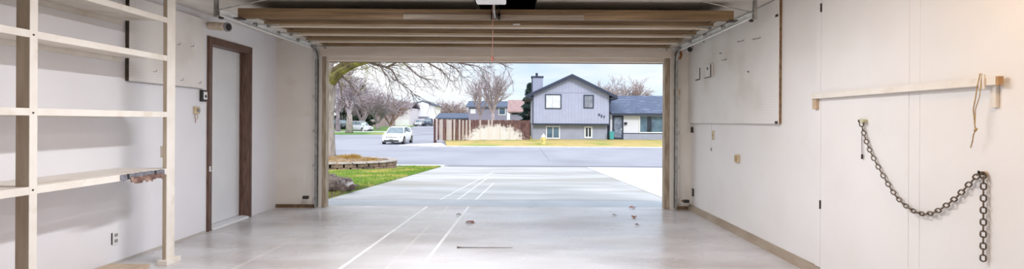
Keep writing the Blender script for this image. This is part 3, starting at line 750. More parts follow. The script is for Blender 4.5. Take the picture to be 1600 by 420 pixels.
struct('corner_sidewalk', quad_patch((-9.2, 38.0), (-6.2, 36.6), (-5.45, 37.05), (-6.7, 42.5), 3, 3, dz=.05), CURB)
struct('curb_near_left', quad_patch((-30, 20.52), (-3.1, 20.52), (-3.1, 20.9), (-30, 20.9), 4, 1, dz=.05), CURB)
# left block across the side road
struct('left_block_lawn', quad_patch((-80, 56), (-17.5, 66), (-18.5, 72), (-85, 66), 8, 2, dz=.12, thick=.4), GREENL)
struct('left_block_sidewalk', quad_patch((-85, 66.1), (-18.5, 72.1), (-19, 76), (-90, 72), 8, 2, dz=.10), CURB)
struct('left_block_ground', quad_patch((-95, 72.1), (-19.2, 76.1), (-24.5, 118), (-150, 118), 8, 8, dz=.14), GREENL)
struct('far_block_ground', quad_patch((-150, 122), (90, 122), (160, 320), (-280, 320), 8, 12, dz=.1), FARLAWN)

struct('gutter', quad_patch((-3.0, 20.615), (12, 20.615), (12, 21.3), (-3.0, 21.3), 3, 1, dz=.004, thick=.05), mat('gutter_damp', srgb(128, 128, 138), .6))
stripes(ASPH, [(1.43, 0, .022, srgb(110, 110, 120), 24, 36, .6)])
# grass blades on the front lawn
bm = bmesh.new(); r = random.Random(11)
for i in range(26000):
    y = 8.4 + 12 * r.random() ** 1.0; x = -3.22 - r.random() ** 1.3 * 7
    if ((x + 7.3) / 2.9) ** 2 + ((y - 18.9) / 1.95) ** 2 < 1: continue
    if x < -3.25 - (y - 8.3) * .75 - 1.0: continue
    z = gz(x, y) + .018; a = r.random() * PI; h = .03 + .035 * r.random(); w = .006 + .005 * r.random()
    dx, dy = math.cos(a) * w, math.sin(a) * w
    tx, ty = r.uniform(-.025, .025), r.uniform(-.025, .025)
    bm.faces.new([bm.verts.new((x - dx, y - dy, z)), bm.verts.new((x + dx, y + dy, z)), bm.verts.new((x + tx, y + ty, z + h))])
me = bpy.data.meshes.new('lawn_grass'); bm.to_mesh(me); bm.free(); me.materials.append(BLADE)
o = bpy.data.objects.new('lawn_grass', me); C.objects.link(o)
tag(o, 'short green grass growing on the lawn beside the driveway', 'grass', kind='stuff')

# =================================================================== PLANTER, ROCKS
PCX, PCY, RX, RY = -7.3, 18.9, 2.62, 1.62
t = thing('round_planter', 'curved stone block planter with pale cap around the tree', 'planter', (PCX, PCY, gz(0, 18.9)))
def ring_blocks(z0, z1, rx, ry, th, n, off, jit, seed):
    bm = bmesh.new(); rr_ = random.Random(seed)
    for i in range(n):
        a0 = 2 * PI * (i + off) / n + .012; a1 = 2 * PI * (i + 1 + off) / n - .012; j = rr_.uniform(-jit, jit)
        ps = []
        for z in (z0 + .004, z1 - .004):
            for (a, k) in ((a0, 0), (a1, 0), (a1, 1), (a0, 1)):
                ps.append(bm.verts.new(((rx + j - th * k) * math.cos(a), (ry + j - th * k) * math.sin(a), z)))
        for f in [(0, 3, 2, 1), (4, 5, 6, 7), (0, 1, 5, 4), (1, 2, 6, 5), (2, 3, 7, 6), (3, 0, 4, 7)]: bm.faces.new([ps[i_] for i_ in f])
    return bm
zg = -.12
for k in range(3): new('block_course', ring_blocks(zg + .13 * k, zg + .13 * (k + 1), RX, RY, .22, 34, .5 * (k % 2), .012, k), BLOCK, t, bevel=.008)
new('cap_course', ring_blocks(zg + .39, zg + .455, RX + .05, RY + .05, .32, 30, .25, .004, 9), CAPM, t, bevel=.008)
bm = bmesh.new(); nr, na = 10, 40; r = random.Random(3); rings = []
for i in range(nr + 1):
    f = 1 - i / nr
    rings.append([bm.verts.new(((RX - .24) * f * math.cos(2 * PI * k / na), (RY - .24) * f * math.sin(2 * PI * k / na), zg + .38 + .17 * (1 - f * f) + (r.uniform(-.02, .05) if 0 < i else 0))) for k in range(na)])
for a, b_ in zip(rings, rings[1:]):
    for k in range(na): bm.faces.new([a[k], a[(k + 1) % na], b_[(k + 1) % na], b_[k]])
new('mulch', bm, MULCH, t, smooth=True)
# dry clump of plants on the mulch
def clump(x, y, z, n, R, hgt, m, seed, name, label, cat):
    rr_ = random.Random(seed); bm = bmesh.new()
    for i in range(n):
        a = rr_.random() * 2 * PI; d = rr_.random() ** .5 * R; bx, by = d * math.cos(a), d * math.sin(a)
        h = hgt * (1 - .5 * d / R) * rr_.uniform(.5, 1); lean = rr_.uniform(.1, .7) * h
        ex, ey = bx + math.cos(a) * lean, by + math.sin(a) * lean; w = .02
        bm.faces.new([bm.verts.new((bx - w, by, 0)), bm.verts.new((bx + w, by, 0)), bm.verts.new((ex, ey, h))])
        bm.faces.new([bm.verts.new((bx, by - w, 0)), bm.verts.new((bx, by + w, 0)), bm.verts.new((ex, ey, h))])
    me = bpy.data.meshes.new(name); bm.to_mesh(me); bm.free(); me.materials.append(m)
    o = bpy.data.objects.new(name, me); C.objects.link(o); o.location = (x, y, z); return tag(o, label, cat)
STRAW = mat('dry_straw', srgb(206, 178, 108), .9, srgb(166, 132, 74), 5)
zc = gz(0, 18.9) + zg + .50
clump(-6.45, 18.9, zc, 420, .42, .24, STRAW, 1, 'dry_plant', 'straw coloured dry plant clump highest on the planter mulch', 'plant')
clump(-5.75, 18.8, zc - .06, 300, .4, .14, STRAW, 2, 'dry_plant', 'low dry plant clump toward the right end of planter', 'plant')
clump(-7.0, 18.4, zc - .03, 260, .35, .14, STRAW, 4, 'dry_plant', 'low dry plant clump close to the tree trunk', 'plant')
def rock(x, y, z, s, seed, label, sc=(1, .8, .7)):
    bm = bmesh.new(); bmesh.ops.create_icosphere(bm, subdivisions=3, radius=s); rr_ = random.Random(seed)
    import mathutils
    for v in bm.verts:
        n = mathutils.noise.noise(v.co / s * 1.6 + Vector((seed, 0, 0))); v.co *= 1 + .35 * n
        v.co.x *= sc[0]; v.co.y *= sc[1]; v.co.z *= sc[2]
    o = new('landscape_rock', bm, ROCK, smooth=False); o.location = (x, y, z); return tag(o, label, 'rock')
def on_ground(px, py):
    """plan position of a photo point on the sloping drive"""
    lo_, hi_ = 7.6, 60
    for _ in range(60):
        m_ = (lo_ + hi_) / 2; q = at(px, py, m_)
        if q.z > gz(q.x, m_) + .02: lo_ = m_
        else: hi_ = m_
    return at(px, py, lo_)
q = on_ground(530, 303); rock(q.x - .05, q.y + .15, q.z + .10, .26, 2, 'large grey boulder beside the left jamb on the lawn', (1.1, .8, .75))
q = on_ground(517, 300); rock(q.x - .15, q.y + .3, q.z + .10, .24, 5, 'grey boulder half hidden behind the left jamb', (1, .8, .8))
q = on_ground(545, 298); rock(q.x, q.y, q.z + .04, .11, 9, 'small stone at the right of the boulder', (1.2, .8, .6))
q = on_ground(556, 295); rock(q.x, q.y, q.z + .02, .07, 12, 'smallest stone at the tip of the soil patch', (1.3, .8, .6))
struct('soil_patch', quad_patch((-4.6, 8.5), (-3.22, 8.45), (-3.22, 10.6), (-4.1, 9.6), 3, 3, dz=.028, thick=.1), SOIL)

# =================================================================== TREES
def branch(bm, p, d, L_, r, lev, rr_, prm):
    segs = 4 if lev < 2 else 3
    pts = [p.copy()]; rad = [r]; q = p.copy(); dd_ = d.copy()
    for i in range(segs):
        dd_ = (dd_ + Vector((rr_.uniform(-1, 1), rr_.uniform(-1, 1), rr_.uniform(-.6, 1) + prm['up'])) * prm['wob']).normalized()
        q = q + dd_ * (L_ / segs); pts.append(q.copy()); rad.append(r * (1 - (i + 1) / segs * prm['tap']))
    n = 7 if lev == 0 else (5 if lev == 1 else 3)
    tube(bm, pts, [max(x, prm['min']) for x in rad], n, cap=False)
    if lev >= prm['lev']: return
    nb = prm['nb'][min(lev, len(prm['nb']) - 1)]
    for k in range(nb):
        f = rr_.uniform(prm['start'] if lev == 0 else .25, 1.0); i = min(int(f * segs), segs - 1); fr_ = f * segs - i
        bp = pts[i].lerp(pts[i + 1], fr_); br = max(rad[i] * .62, prm['min'])
        ax = dd_.orthogonal().normalized(); ax.rotate(Quaternion(dd_, rr_.random() * 2 * PI))
        nd = (dd_ if lev else d).copy(); nd.rotate(Quaternion(ax, rr_.uniform(prm['ang'][0], prm['ang'][1])))
        branch(bm, bp, nd, L_ * rr_.uniform(prm['len'][0], prm['len'][1]), br, lev + 1, rr_, prm)

def bare_tree(name, label, x, y, h, r, m, seed, group=None, mt=None, lean=(0, 0), **kw):
    prm = dict(up=.15, wob=.16, tap=.55, min=.012, lev=4, nb=[9, 6, 5, 4], start=.35, ang=(.4, 1.0), len=(.45, .75)); prm.update(kw)
    rr_ = random.Random(seed); t = thing(name, label, 'tree', (x, y, zf2(x, y) if (x > -6 and y > 37) else gz(x, y)), 0, group)
    bm = bmesh.new(); th = h * kw.get('fork', .30)
    pts = [Vector((0, 0, -.2)), Vector((lean[0] * .3, 0, th * .5)), Vector((lean[0], lean[1], th))]
    tube(bm, pts, [r * 1.3, r, r * .8], 10); new('trunk', bm, mt or m, t, smooth=True)
    bm = bmesh.new()
    nl = kw.get('limbs', 5)
    for k in range(nl):
        a = 2 * PI * k / nl + rr_.random(); sp = prm.get('spread', .55)
        d = Vector((math.cos(a) * sp, math.sin(a) * sp, 1)).normalized()
        branch(bm, pts[2] - Vector((0, 0, th * .12 * rr_.random())), d, h * .42, r * .55, 1, rr_, prm)
    me = bpy.data.meshes.new('branches'); bm.to_mesh(me); bm.free(); me.materials.append(m)
    o = bpy.data.objects.new('branches', me); C.objects.link(o); o.parent = t
    return t

# the near tree with long limbs over the lawn
t = thing('shade_tree', 'big bare tree in the planter with long mossy limb over the lawn', 'tree', (-7.26, 18.9, gz(0, 18.9) + .2))
base = Vector(t.location)
bm = bmesh.new(); tube(bm, [(0, 0, 0), (.02, 0, .35), (-.02, 0, 1.6), (0.03, 0, 2.7), (-.05, 0, 3.9), (-.3, 0, 5.6)], [.36, .27, .235, .25, .22, .15], 14); new('trunk', bm, TRUNKL, t, smooth=True)
def px_path(pl): return [at(a, b_, Y) - base for a, b_, Y in pl]
limbs = [([(516, 132, 18.9), (530, 116, 18.6), (552, 104, 18.2), (575, 97, 17.8), (610, 88, 17.3), (660, 80, 17)], [.20, .16, .12, .10, .08, .05], BARKM),
         ([(516, 118, 18.9), (540, 101, 18.9), (570, 90, 19), (620, 76, 19)], [.16, .12, .09, .06], BARKM),
         ([(572, 98, 17.9), (590, 104, 17.6), (604, 107, 17.4), (612, 112, 17.3), (622, 130, 17.2), (640, 142, 17.2), (655, 158, 17.2)], [.06, .05, .04, .03, .02, .014, .008], BARK),
         ([(604, 107, 17.4), (625, 96, 17.2), (650, 90, 17.0)], [.035, .03, .02], BARK),
         ([(620, 90, 17.2), (640, 110, 17.0), (655, 122, 17), (680, 128, 17)], [.035, .02, .014, .007], BARK),
         ([(640, 84, 17.1), (665, 98, 17.0), (690, 112, 17), (704, 128, 17)], [.04, .03, .02, .008], BARK),
         ([(655, 80, 17.0), (690, 92, 17.0), (720, 100, 17), (745, 104, 17), (770, 118, 17)], [.05, .035, .025, .015, .007], BARK),
         ([(660, 82, 17.0), (690, 97, 16.8), (712, 108, 16.8), (724, 122, 16.8)], [.04, .025, .015, .007], BARK),
         ([(690, 90, 17.0), (740, 92, 17.0), (780, 99, 17), (800, 108, 17)], [.04, .03, .018, .007], BARK),
         ([(590, 95, 17.6), (596, 110, 17.4), (606, 124, 17.3), (612, 146, 17.3)], [.035, .022, .014, .007], BARK),
         ([(530, 118, 18.7), (545, 132, 18.4), (560, 150, 18.3), (566, 166, 18.3)], [.04, .026, .014, .007], BARK),
         ([(524, 122, 18.8), (532, 140, 18.6), (534, 160, 18.6), (540, 176, 18.6)], [.04, .024, .012, .007], BARK)]
rr_ = random.Random(21)
for (pl, rad, m) in limbs:
    pp = px_path(pl); bm = bmesh.new(); tube(bm, pp, rad, 8)
    prm = dict(up=-.35, wob=.22, tap=.6, min=.005, lev=3, nb=[4, 4, 3], start=.2, ang=(.4, 1.1), len=(.45, .8))
    for i in range(len(pp) - 1):
        for k in range(4 if m is BARK else 5):
            f = rr_.random(); bp = pp[i].lerp(pp[i + 1], f); d = (pp[i + 1] - pp[i]).normalized()
            ax = Vector((rr_.uniform(-1, 1), rr_.uniform(-1, 1), rr_.uniform(-1, 1))).normalized(); d.rotate(Quaternion(ax, rr_.uniform(.5, 1.2)))
            branch(bm, bp, d, rr_.uniform(.35, .9), .011, 2 if m is BARK else 1, rr_, prm)
    me = bpy.data.meshes.new('limb'); bm.to_mesh(me); bm.free(); me.materials.append(m)
    o = bpy.data.objects.new('limb', me); C.objects.link(o); o.parent = t
# crown above the frame edge, twigs hang in view at the top left
bm = bmesh.new(); prm = dict(up=-.1, wob=.2, tap=.6, min=.006, lev=4, nb=[5, 5, 4, 3], start=.2, ang=(.4, 1.1), len=(.5, .8))
for k in range(7):
    a = k * .9; branch(bm, Vector((-.1, 0, 3.6 + .25 * k)), Vector((math.cos(a), math.sin(a), .35)).normalized(), 3.0, .09, 1, rr_, prm)
me = bpy.data.meshes.new('crown'); bm.to_mesh(me); bm.free(); me.materials.append(BARKP)
o = bpy.data.objects.new('crown', me); C.objects.link(o); o.parent = t

# bare trees of the left block
def X_at(px, Y): return (px - CX) * Y / F
G = 'bare trees on the left block'
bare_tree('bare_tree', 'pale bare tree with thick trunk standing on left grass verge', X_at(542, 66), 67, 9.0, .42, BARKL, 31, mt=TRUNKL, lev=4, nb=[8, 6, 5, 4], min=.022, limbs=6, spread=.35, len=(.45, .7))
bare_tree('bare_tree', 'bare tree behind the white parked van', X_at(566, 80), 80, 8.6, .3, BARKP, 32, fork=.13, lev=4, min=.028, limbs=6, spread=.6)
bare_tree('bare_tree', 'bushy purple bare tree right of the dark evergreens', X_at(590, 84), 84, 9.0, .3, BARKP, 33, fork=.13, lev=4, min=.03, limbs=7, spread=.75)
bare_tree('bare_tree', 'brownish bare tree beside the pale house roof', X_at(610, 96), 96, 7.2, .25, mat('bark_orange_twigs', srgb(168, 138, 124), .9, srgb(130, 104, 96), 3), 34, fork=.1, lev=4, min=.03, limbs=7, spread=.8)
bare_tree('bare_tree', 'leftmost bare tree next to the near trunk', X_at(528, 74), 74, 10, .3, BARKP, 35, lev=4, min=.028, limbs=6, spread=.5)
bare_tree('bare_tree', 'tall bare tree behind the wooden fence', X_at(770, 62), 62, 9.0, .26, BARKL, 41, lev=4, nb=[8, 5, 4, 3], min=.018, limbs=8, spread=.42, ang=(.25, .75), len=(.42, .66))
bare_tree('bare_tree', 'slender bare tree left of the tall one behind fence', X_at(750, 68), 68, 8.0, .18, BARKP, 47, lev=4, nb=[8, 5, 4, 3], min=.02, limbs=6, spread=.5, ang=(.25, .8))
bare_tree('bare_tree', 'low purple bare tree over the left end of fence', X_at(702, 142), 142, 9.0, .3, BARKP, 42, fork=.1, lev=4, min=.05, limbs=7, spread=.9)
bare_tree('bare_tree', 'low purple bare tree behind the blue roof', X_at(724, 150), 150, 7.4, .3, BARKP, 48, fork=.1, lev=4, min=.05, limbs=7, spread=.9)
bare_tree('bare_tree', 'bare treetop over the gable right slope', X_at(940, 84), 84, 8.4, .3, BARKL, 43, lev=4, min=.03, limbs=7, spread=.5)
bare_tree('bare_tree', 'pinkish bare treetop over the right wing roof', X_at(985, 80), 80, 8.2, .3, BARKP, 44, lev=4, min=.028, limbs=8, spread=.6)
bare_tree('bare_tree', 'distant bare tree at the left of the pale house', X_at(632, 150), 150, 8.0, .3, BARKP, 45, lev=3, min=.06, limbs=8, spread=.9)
# evergreens
def evergreen(label, x, y, h, R, m, seed, kind='cone'):
    z = zf2(x, y) if (x > -6 and y > 37) else gz(x, y)
    t = thing('evergreen_tree', label, 'tree', (x, y, z)); rr_ = random.Random(seed)
    new('trunk', T([(0, 0, -.2), (0, 0, h * .9)], [.2, .04], 8), BARK, t)
    bm = bmesh.new()
    for i in range(2600):
        f = rr_.random(); zz = h * (.08 + .92 * f); rad = R * (1 - f) ** .8 * (.75 + .25 * math.sin(f * 40)) + .05
        a = rr_.random() * 2 * PI; d = rad * rr_.uniform(.45, 1.05); p = Vector((d * math.cos(a), d * math.sin(a), zz))
        s = R * .12 * rr_.uniform(.6, 1.3); out = Vector((math.cos(a), math.sin(a), -.25)).normalized(); side = Vector((-math.sin(a), math.cos(a), rr_.uniform(-.4, .4)))
        bm.faces.new([bm.verts.new(p - side * s * .6), bm.verts.new(p + side * s * .6), bm.verts.new(p + out * s * 1.8)])
        bm.faces.new([bm.verts.new(p + Vector((0, 0, s * .6))), bm.verts.new(p - Vector((0, 0, s * .5))), bm.verts.new(p + out * s * 1.6)])
    me = bpy.data.meshes.new('foliage'); bm.to_mesh(me); bm.free(); me.materials.append(m)
    o = bpy.data.objects.new('foliage', me); C.objects.link(o); o.parent = t
EVG = mat('evergreen_needles', srgb(64, 86, 66), .9, srgb(38, 58, 44), 2)
EVT = mat('evergreen_blue_green', srgb(78, 104, 98), .9, srgb(52, 74, 72), 2)
evergreen('dark evergreen tree behind the pale trunk on the left', X_at(534, 92), 93, 8.2, 2.2, EVG, 1)
evergreen('dark evergreen tree behind the white parked van', X_at(564, 92), 93, 8.4, 2.3, EVG, 2)
evergreen('small dark evergreen next to parked dark truck', X_at(547, 95), 97, 6.0, 1.9, EVG, 4)
evergreen('blue green evergreen top beside the chimney', X_at(828, 59), 59, 6.2, 1.6, EVT, 3)

# =================================================================== GREY HOUSE ACROSS THE STREET
SID = mat('grey_lavender_siding', srgb(172, 177, 202), .75, srgb(165, 170, 196), 1.5); grooves(SID, 0, .30, .10, srgb(140, 145, 172), .6)
SIDL = mat('lower_grey_siding', srgb(162, 166, 186), .75, srgb(154, 158, 178), 1.5)
SIDW = mat('pale_siding', srgb(216, 218, 230), .75, srgb(208, 210, 222), 1.5)
TRIMD = mat('navy_trim', srgb(50, 58, 80), .6, srgb(40, 48, 68), 3)
ROOFG = mat('grey_shingles', srgb(96, 108, 134), .85, srgb(74, 84, 108), 5, .3, 10, stretch=(1, 3, 3), col3=srgb(120, 132, 156), scale3=1.2, lo3=.55, hi3=.7)
GLASSB = mat('window_bright_curtain', srgb(226, 228, 236), .15, srgb(204, 208, 220), 2)
GLASSG = mat('window_blue_glass', srgb(104, 130, 148), .12, srgb(70, 90, 112), 1.0)
GLASSD = mat('window_dark_glass', srgb(50, 56, 70), .08, srgb(34, 38, 50), 2)
WTRIM = mat('white_window_trim', srgb(236, 238, 240), .5)
YH = 46.6
SC = YH / F
gzh = -.40
def hx(px): return (px - CX) * SC
def hz(px, py): return at(px, py, YH).z
t = thing('split_level_house', 'grey two storey gabled house with dark trim across the street', 'house', (hx(893), YH, gzh))
def hh(bm): return loc(bm, t)
xa, xb = hx(832), hx(953); zt = hz(832, 147); zbm = hz(890, 192); pk = hz(893, 118); DP = 9.0
new('upper_wall', hh(Pm([(xa, zbm), (xb, zbm), (xb, zt), (hx(893), pk), (xa, zt)], 1, YH, YH + DP)), SID, t)
new('lower_wall', hh(B(xa + .05, xb - .15, YH + .5, YH + DP - .1, gzh - .3, zbm - .002)), SIDL, t)
new('overhang_band', hh(B(xa - .03, xb + .03, YH - .03, YH + .4, zbm - .16, zbm - .003)), TRIMD, t)
new('horizontal_trim', hh(B(xa + .05, xb - .05, YH - .02, YH - .001, hz(893, 144.5), hz(893, 143))), SIDL, t)
for (e, s) in ((821, -1), (964, 1)):
    ex = hx(e); ez = hz(e, 149); x_, z_ = hx(893), hz(893, 115)
    vec = Vector((ex - x_, ez - z_)); nrm = Vector((-vec.y, vec.x)).normalized() * (.15 if s < 0 else -.15)
    nrm = nrm if nrm.y < 0 else -nrm
    rf = new('roof_slope', hh(Pm([(x_, z_), (ex, ez), (ex + nrm.x, ez + nrm.y), (x_, z_ - .16)], 1, YH - .45, YH + DP + .4)), ROOFG, t)
    new('barge_board', hh(Pm([(x_ , z_ - .05), (ex, ez - .04), (ex + nrm.x * 1.6, ez + nrm.y * 1.9), (x_, z_ - .34)], 1, YH - .50, YH - .452)), TRIMD, t)
    new('corner_trim', hh(B(min(xa if s < 0 else xb, (xa if s < 0 else xb) - .09 * s), max(xa if s < 0 else xb, (xa if s < 0 else xb) - .09 * s), YH - .03, YH - .001, zbm + .01, zt)), TRIMD, t)
    new('soffit_box', hh(B(min(ex, (xa if s < 0 else xb)), max(ex, (xa if s < 0 else xb)), YH - .44, YH + DP, ez - .28, ez - .13)), TRIMD, t)
# chimney
cx0, cx1 = hx(831.5), hx(850)
ch = new('chimney', hh(B(cx0, cx1, YH + 2.5, YH + 3.5, hz(840, 150), at(840, 121, YH + 2.5).z)), SIDL, t)
new('chimney_cap', hh(B(cx0 - .06, cx1 + .06, YH + 2.44, YH + 3.56, at(840, 121, YH + 2.5).z + .001, at(840, 118.5, YH + 2.5).z)), TRIMD, ch)
new('corner_strip', hh(B(cx0 - .01, cx0 + .09, YH + 2.47, YH + 2.499, hz(840, 150), at(840, 121, YH + 2.5).z)), TRIMD, ch)
new('flue', hh(T([((cx0 + cx1) / 2 - .05, YH + 3, at(840, 118.4, YH + 2.5).z), ((cx0 + cx1) / 2 - .05, YH + 3, at(840, 113, YH + 2.5).z)], .12, 12)), TRIMD, ch)
def hwin(x0, x1, y0, y1, Y, fm, gm, bars=1, fw=.09):
    X0, X1, Z1, Z0 = (x0 - CX) * Y / F, (x1 - CX) * Y / F, at((x0 + x1) / 2, y0, Y).z, at((x0 + x1) / 2, y1, Y).z
    f = [(X0, X1, Y - .06, Y - .001, Z0, Z0 + fw), (X0, X1, Y - .06, Y - .001, Z1 - fw, Z1), (X0, X0 + fw, Y - .06, Y - .001, Z0 + fw, Z1 - fw), (X1 - fw, X1, Y - .06, Y - .001, Z0 + fw, Z1 - fw)]
    for k in range(bars):
        c = X0 + (X1 - X0) * (k + 1) / (bars + 1); f.append((c - fw * .35, c + fw * .35, Y - .05, Y - .001, Z0 + fw, Z1 - fw))
    w = new('window', hh(Bs(*f)), fm, t)
    new('pane', hh(B(X0 + fw, X1 - fw, Y - .02, Y - .0015, Z0 + fw, Z1 - fw)), gm, w); return w
GLW = WTRIM
w = hwin(851.5, 877, 146.5, 169.5, YH, TRIMD, GLASSB, 0); X0, X1 = hx(853.5), hx(875)
new('sash', hh(Bs((hx(863.7), hx(864.9), YH - .07, YH - .061, hz(864, 167), hz(864, 149)))), WTRIM, w)
w = hwin(911.5, 927.5, 147, 168, YH, TRIMD, mat('window_grey_blind', srgb(150, 154, 170), .3, srgb(120, 124, 142), 2), 0)
new('sash', hh(Bs((hx(919), hx(920), YH - .07, YH - .061, hz(919, 166), hz(919, 149)), )), PLG, w)
hwin(853, 875, 196, 216, YH + .5, WTRIM, GLASSG, 1, .10)
hwin(913, 925.5, 196, 214.5, YH + .5, WTRIM, GLASSD, 1, .13)
# house number, as seen: three dark digits stepping down to the right
def digits(txt, cx, cz, size, y, m, step=(0, 0)):
    for i, c in enumerate(txt):
        cu = bpy.data.curves.new('house_number', 'FONT'); cu.body = c; cu.size = size; cu.extrude = .015; cu.align_x = 'CENTER'; cu.align_y = 'CENTER'; cu.offset = .012
        tmp = bpy.data.objects.new('tmp', cu); C.objects.link(tmp)
        dg = bpy.context.evaluated_depsgraph_get(); dg.update(); me = bpy.data.meshes.new_from_object(tmp.evaluated_get(dg))
        C.objects.unlink(tmp); bpy.data.objects.remove(tmp)
        me.materials.clear(); me.materials.append(m)
        o = bpy.data.objects.new('house_digit', me); C.objects.link(o); o.parent = t
        o.location = Vector((cx + step[0] * i, y - .017, cz + step[1] * i)) - Vector(t.location); o.rotation_euler = (PI / 2, 0, 0)
digits('957', hx(936.0), hz(936, 178.6), .36, YH, TRIMD, (.235, -.10))
# right wing
YW = YH + .9
wx0, wx1 = (953.5 - CX) * YW / F, 15.5
zw0, ze = gzh - .3, at(1000, 176.5, YW).z
def wz(py): return at(1000, py, YW).z
new('wing_wall', hh(B(wx0, wx1, YW, YW + 8, zw0, ze)), SIDW, t)
rt = at(1000, 149.5, YW + 3.6).z
new('wing_roof', hh(Pm([(YW - .5, ze - .06), (YW + 3.6, rt), (YW + 8.4, ze - .06), (YW + 8.4, ze + .06), (YW + 3.6, rt + .14), (YW - .5, ze + .1)], 0, wx0 - .0, wx1 + .5)), ROOFG, t)
new('wing_fascia', hh(B(wx0, wx1 + .5, YW - .55, YW - .501, ze - .14, ze + .08)), TRIMD, t)
new('wing_base_band', hh(B(wx0 + 1.2, wx1, YW - .03, YW - .001, zw0, wz(207))), SIDL, t)
new('base_trim', hh(B(wx0 + 1.2, wx1, YW - .05, YW - .001, wz(206.9), wz(205.8))), TRIMD, t)
hwin(998.5, 1062, 177.5, 205.5, YW, WTRIM, GLASSG, 0, .09)
new('curtain', hh(Bs(((1011 - CX) * YW / F, (1018 - CX) * YW / F, YW - .028, YW - .021, wz(204), wz(179.5)))), GLASSD, t)
dd0 = new('front_door', hh(Bs(((957 - CX) * YW / F, (959.5 - CX) * YW / F, YW - .06, YW - .001, gzh, ze - .14), ((971.5 - CX) * YW / F, (974 - CX) * YW / F, YW - .06, YW - .001, gzh, ze - .14),
        ((959.5 - CX) * YW / F, (971.5 - CX) * YW / F, YW - .06, YW - .001, gzh, gzh + .22), ((959.5 - CX) * YW / F, (971.5 - CX) * YW / F, YW - .06, YW - .001, ze - .3, ze - .14))), TRIMD, t)
new('door_glass', hh(B((959.6 - CX) * YW / F, (971.4 - CX) * YW / F, YW - .03, YW - .002, gzh + .22, ze - .3)), mat('screen_door_glass', srgb(140, 150, 170), .2, srgb(96, 106, 128), 3), dd0)
new('door_handle', hh(B((970.6 - CX) * YW / F, (971.3 - CX) * YW / F, YW - .08, YW - .061, gzh + .9, gzh + 1.1)), WTRIM, dd0)
new('wall_lantern', hh(T([((977.5 - CX) * YW / F, YW - .08, wz(193)), ((977.5 - CX) * YW / F, YW - .08, wz(189))], [.12, .14], 10)), TRIMD, t)
q = at(955.3, 216, YW - .6)
t2 = thing('garbage_bin', 'teal wheeled bin beside the dark front door', 'bin', (q.x, YW - .75, zf2(q.x, YW - .7)))
TEAL = mat('teal_plastic', srgb(70, 160, 164), .5)
bb = bmesh.new(); vs = box(bb, -.17, .17, -.2, .2, .03, .72)
for v in vs[4:]: v.co.x *= 1.2; v.co.y *= 1.2
new('body', bb, TEAL, t2, bevel=.02); new('lid', B(-.22, .22, -.26, .26, .722, .77), TEAL, t2, bevel=.015)
for s in (-1, 1): new('wheel', T([(s * .15, .22, .05), (s * .2, .22, .05)], .05, 12), PLD, t2)

# =================================================================== FENCE
FN = mat('weathered_fence', srgb(120, 88, 84), .85, srgb(70, 44, 46), 2.5, .2, 20, stretch=(3, 3, .5))
nt = FN.node_tree; N = nt.nodes; L = nt.links; b = N['Principled BSDF']; src = b.inputs['Base Color'].links[0].from_socket
tc = N.new('ShaderNodeTexCoord'); sp = N.new('ShaderNodeSeparateXYZ'); L.new(tc.outputs['Object'], sp.inputs[0])
def Mn(op, a, c=0, d=None):
    n = N.new('ShaderNodeMath'); n.operation = op
    for i, v in enumerate([a, c] + ([d] if d is not None else [])):
        if isinstance(v, (int, float)): n.inputs[i].default_value = v
        else: L.new(v, n.inputs[i])
    return n.outputs[0]
bi = Mn('FLOOR', Mn('DIVIDE', sp.outputs[0], .155)); wn = N.new('ShaderNodeTexWhiteNoise'); wn.noise_dimensions = '1D'; L.new(bi, wn.inputs['W'])
ns = N.new('ShaderNodeTexNoise'); ns.inputs['Scale'].default_value = 4; L.new(tc.outputs['Object'], ns.inputs['Vector'])
# bleached arc left by the sprinkler: centre x=5.1, low on the boards
ar = Mn('ADD', Mn('POWER', Mn('DIVIDE', Mn('SUBTRACT', sp.outputs[0], 5.3), 2.9), 2), Mn('POWER', Mn('DIVIDE', sp.outputs[2], 1.45), 2))
fa = Mn('SUBTRACT', 1.12, ar); fa = Mn('MULTIPLY', fa, 2.2); n_ = Mn('ADD', fa, Mn('MULTIPLY', Mn('ADD', Mn('SUBTRACT', ns.outputs['Fac'], .5), Mn('MULTIPLY', Mn('SUBTRACT', wn.outputs['Value'], .5), .35)), 2.6))
n_.node.use_clamp = True; n_ = Mn('MULTIPLY', n_, Mn('MULTIPLY_ADD', wn.outputs['Value'], .25, .75))
pale = Mn('MULTIPLY', Mn('GREATER_THAN', wn.outputs['Value'], .55), Mn('MULTIPLY', Mn('LESS_THAN', sp.outputs[0], 5.4), .6))
mx = N.new('ShaderNodeMix'); mx.data_type = 'RGBA'; L.new(Mn('MAXIMUM', n_, pale), mx.inputs['Factor']); L.new(src, mx.inputs['A'])
mc = N.new('ShaderNodeMix'); mc.data_type = 'RGBA'; L.new(wn.outputs['Value'], mc.inputs['Factor']); mc.inputs['A'].default_value = srgb(246, 242, 242); mc.inputs['B'].default_value = srgb(206, 196, 190)
L.new(mc.outputs['Result'], mx.inputs['B']); L.new(mx.outputs['Result'], b.inputs['Base Color'])
A0, A1 = at(681, 219, 43.2), at(829.5, 216.5, 46.0)
flen = math.hypot(A1.x - A0.x, A1.y - A0.y)
t = thing('wooden_fence', 'weathered brown board fence with a bleached white arc', 'fence', (A0.x, A0.y, -.42), math.atan2(A1.y - A0.y, A1.x - A0.x))
bm = bmesh.new(); r = random.Random(5); k = 0
while k * .155 < flen - .1:
    x = k * .155; hgt = 1.82 + r.uniform(-.03, .03) + (.05 if x < 1 else 0); box(bm, x + .006, x + .149, -.012 + r.uniform(-.004, .004), .012, .02 + r.uniform(0, .04), hgt); k += 1
new('board_panel', bm, FN, t)
for z in (.35, 1.45): new('back_rail', B(0, flen - .1, .013, .05, z, z + .09), DARKW, t)
for k in range(5): new('post', B(k * (flen - .2) / 4, k * (flen - .2) / 4 + .1, .051, .15, -.3, 1.8), DARKW, t)
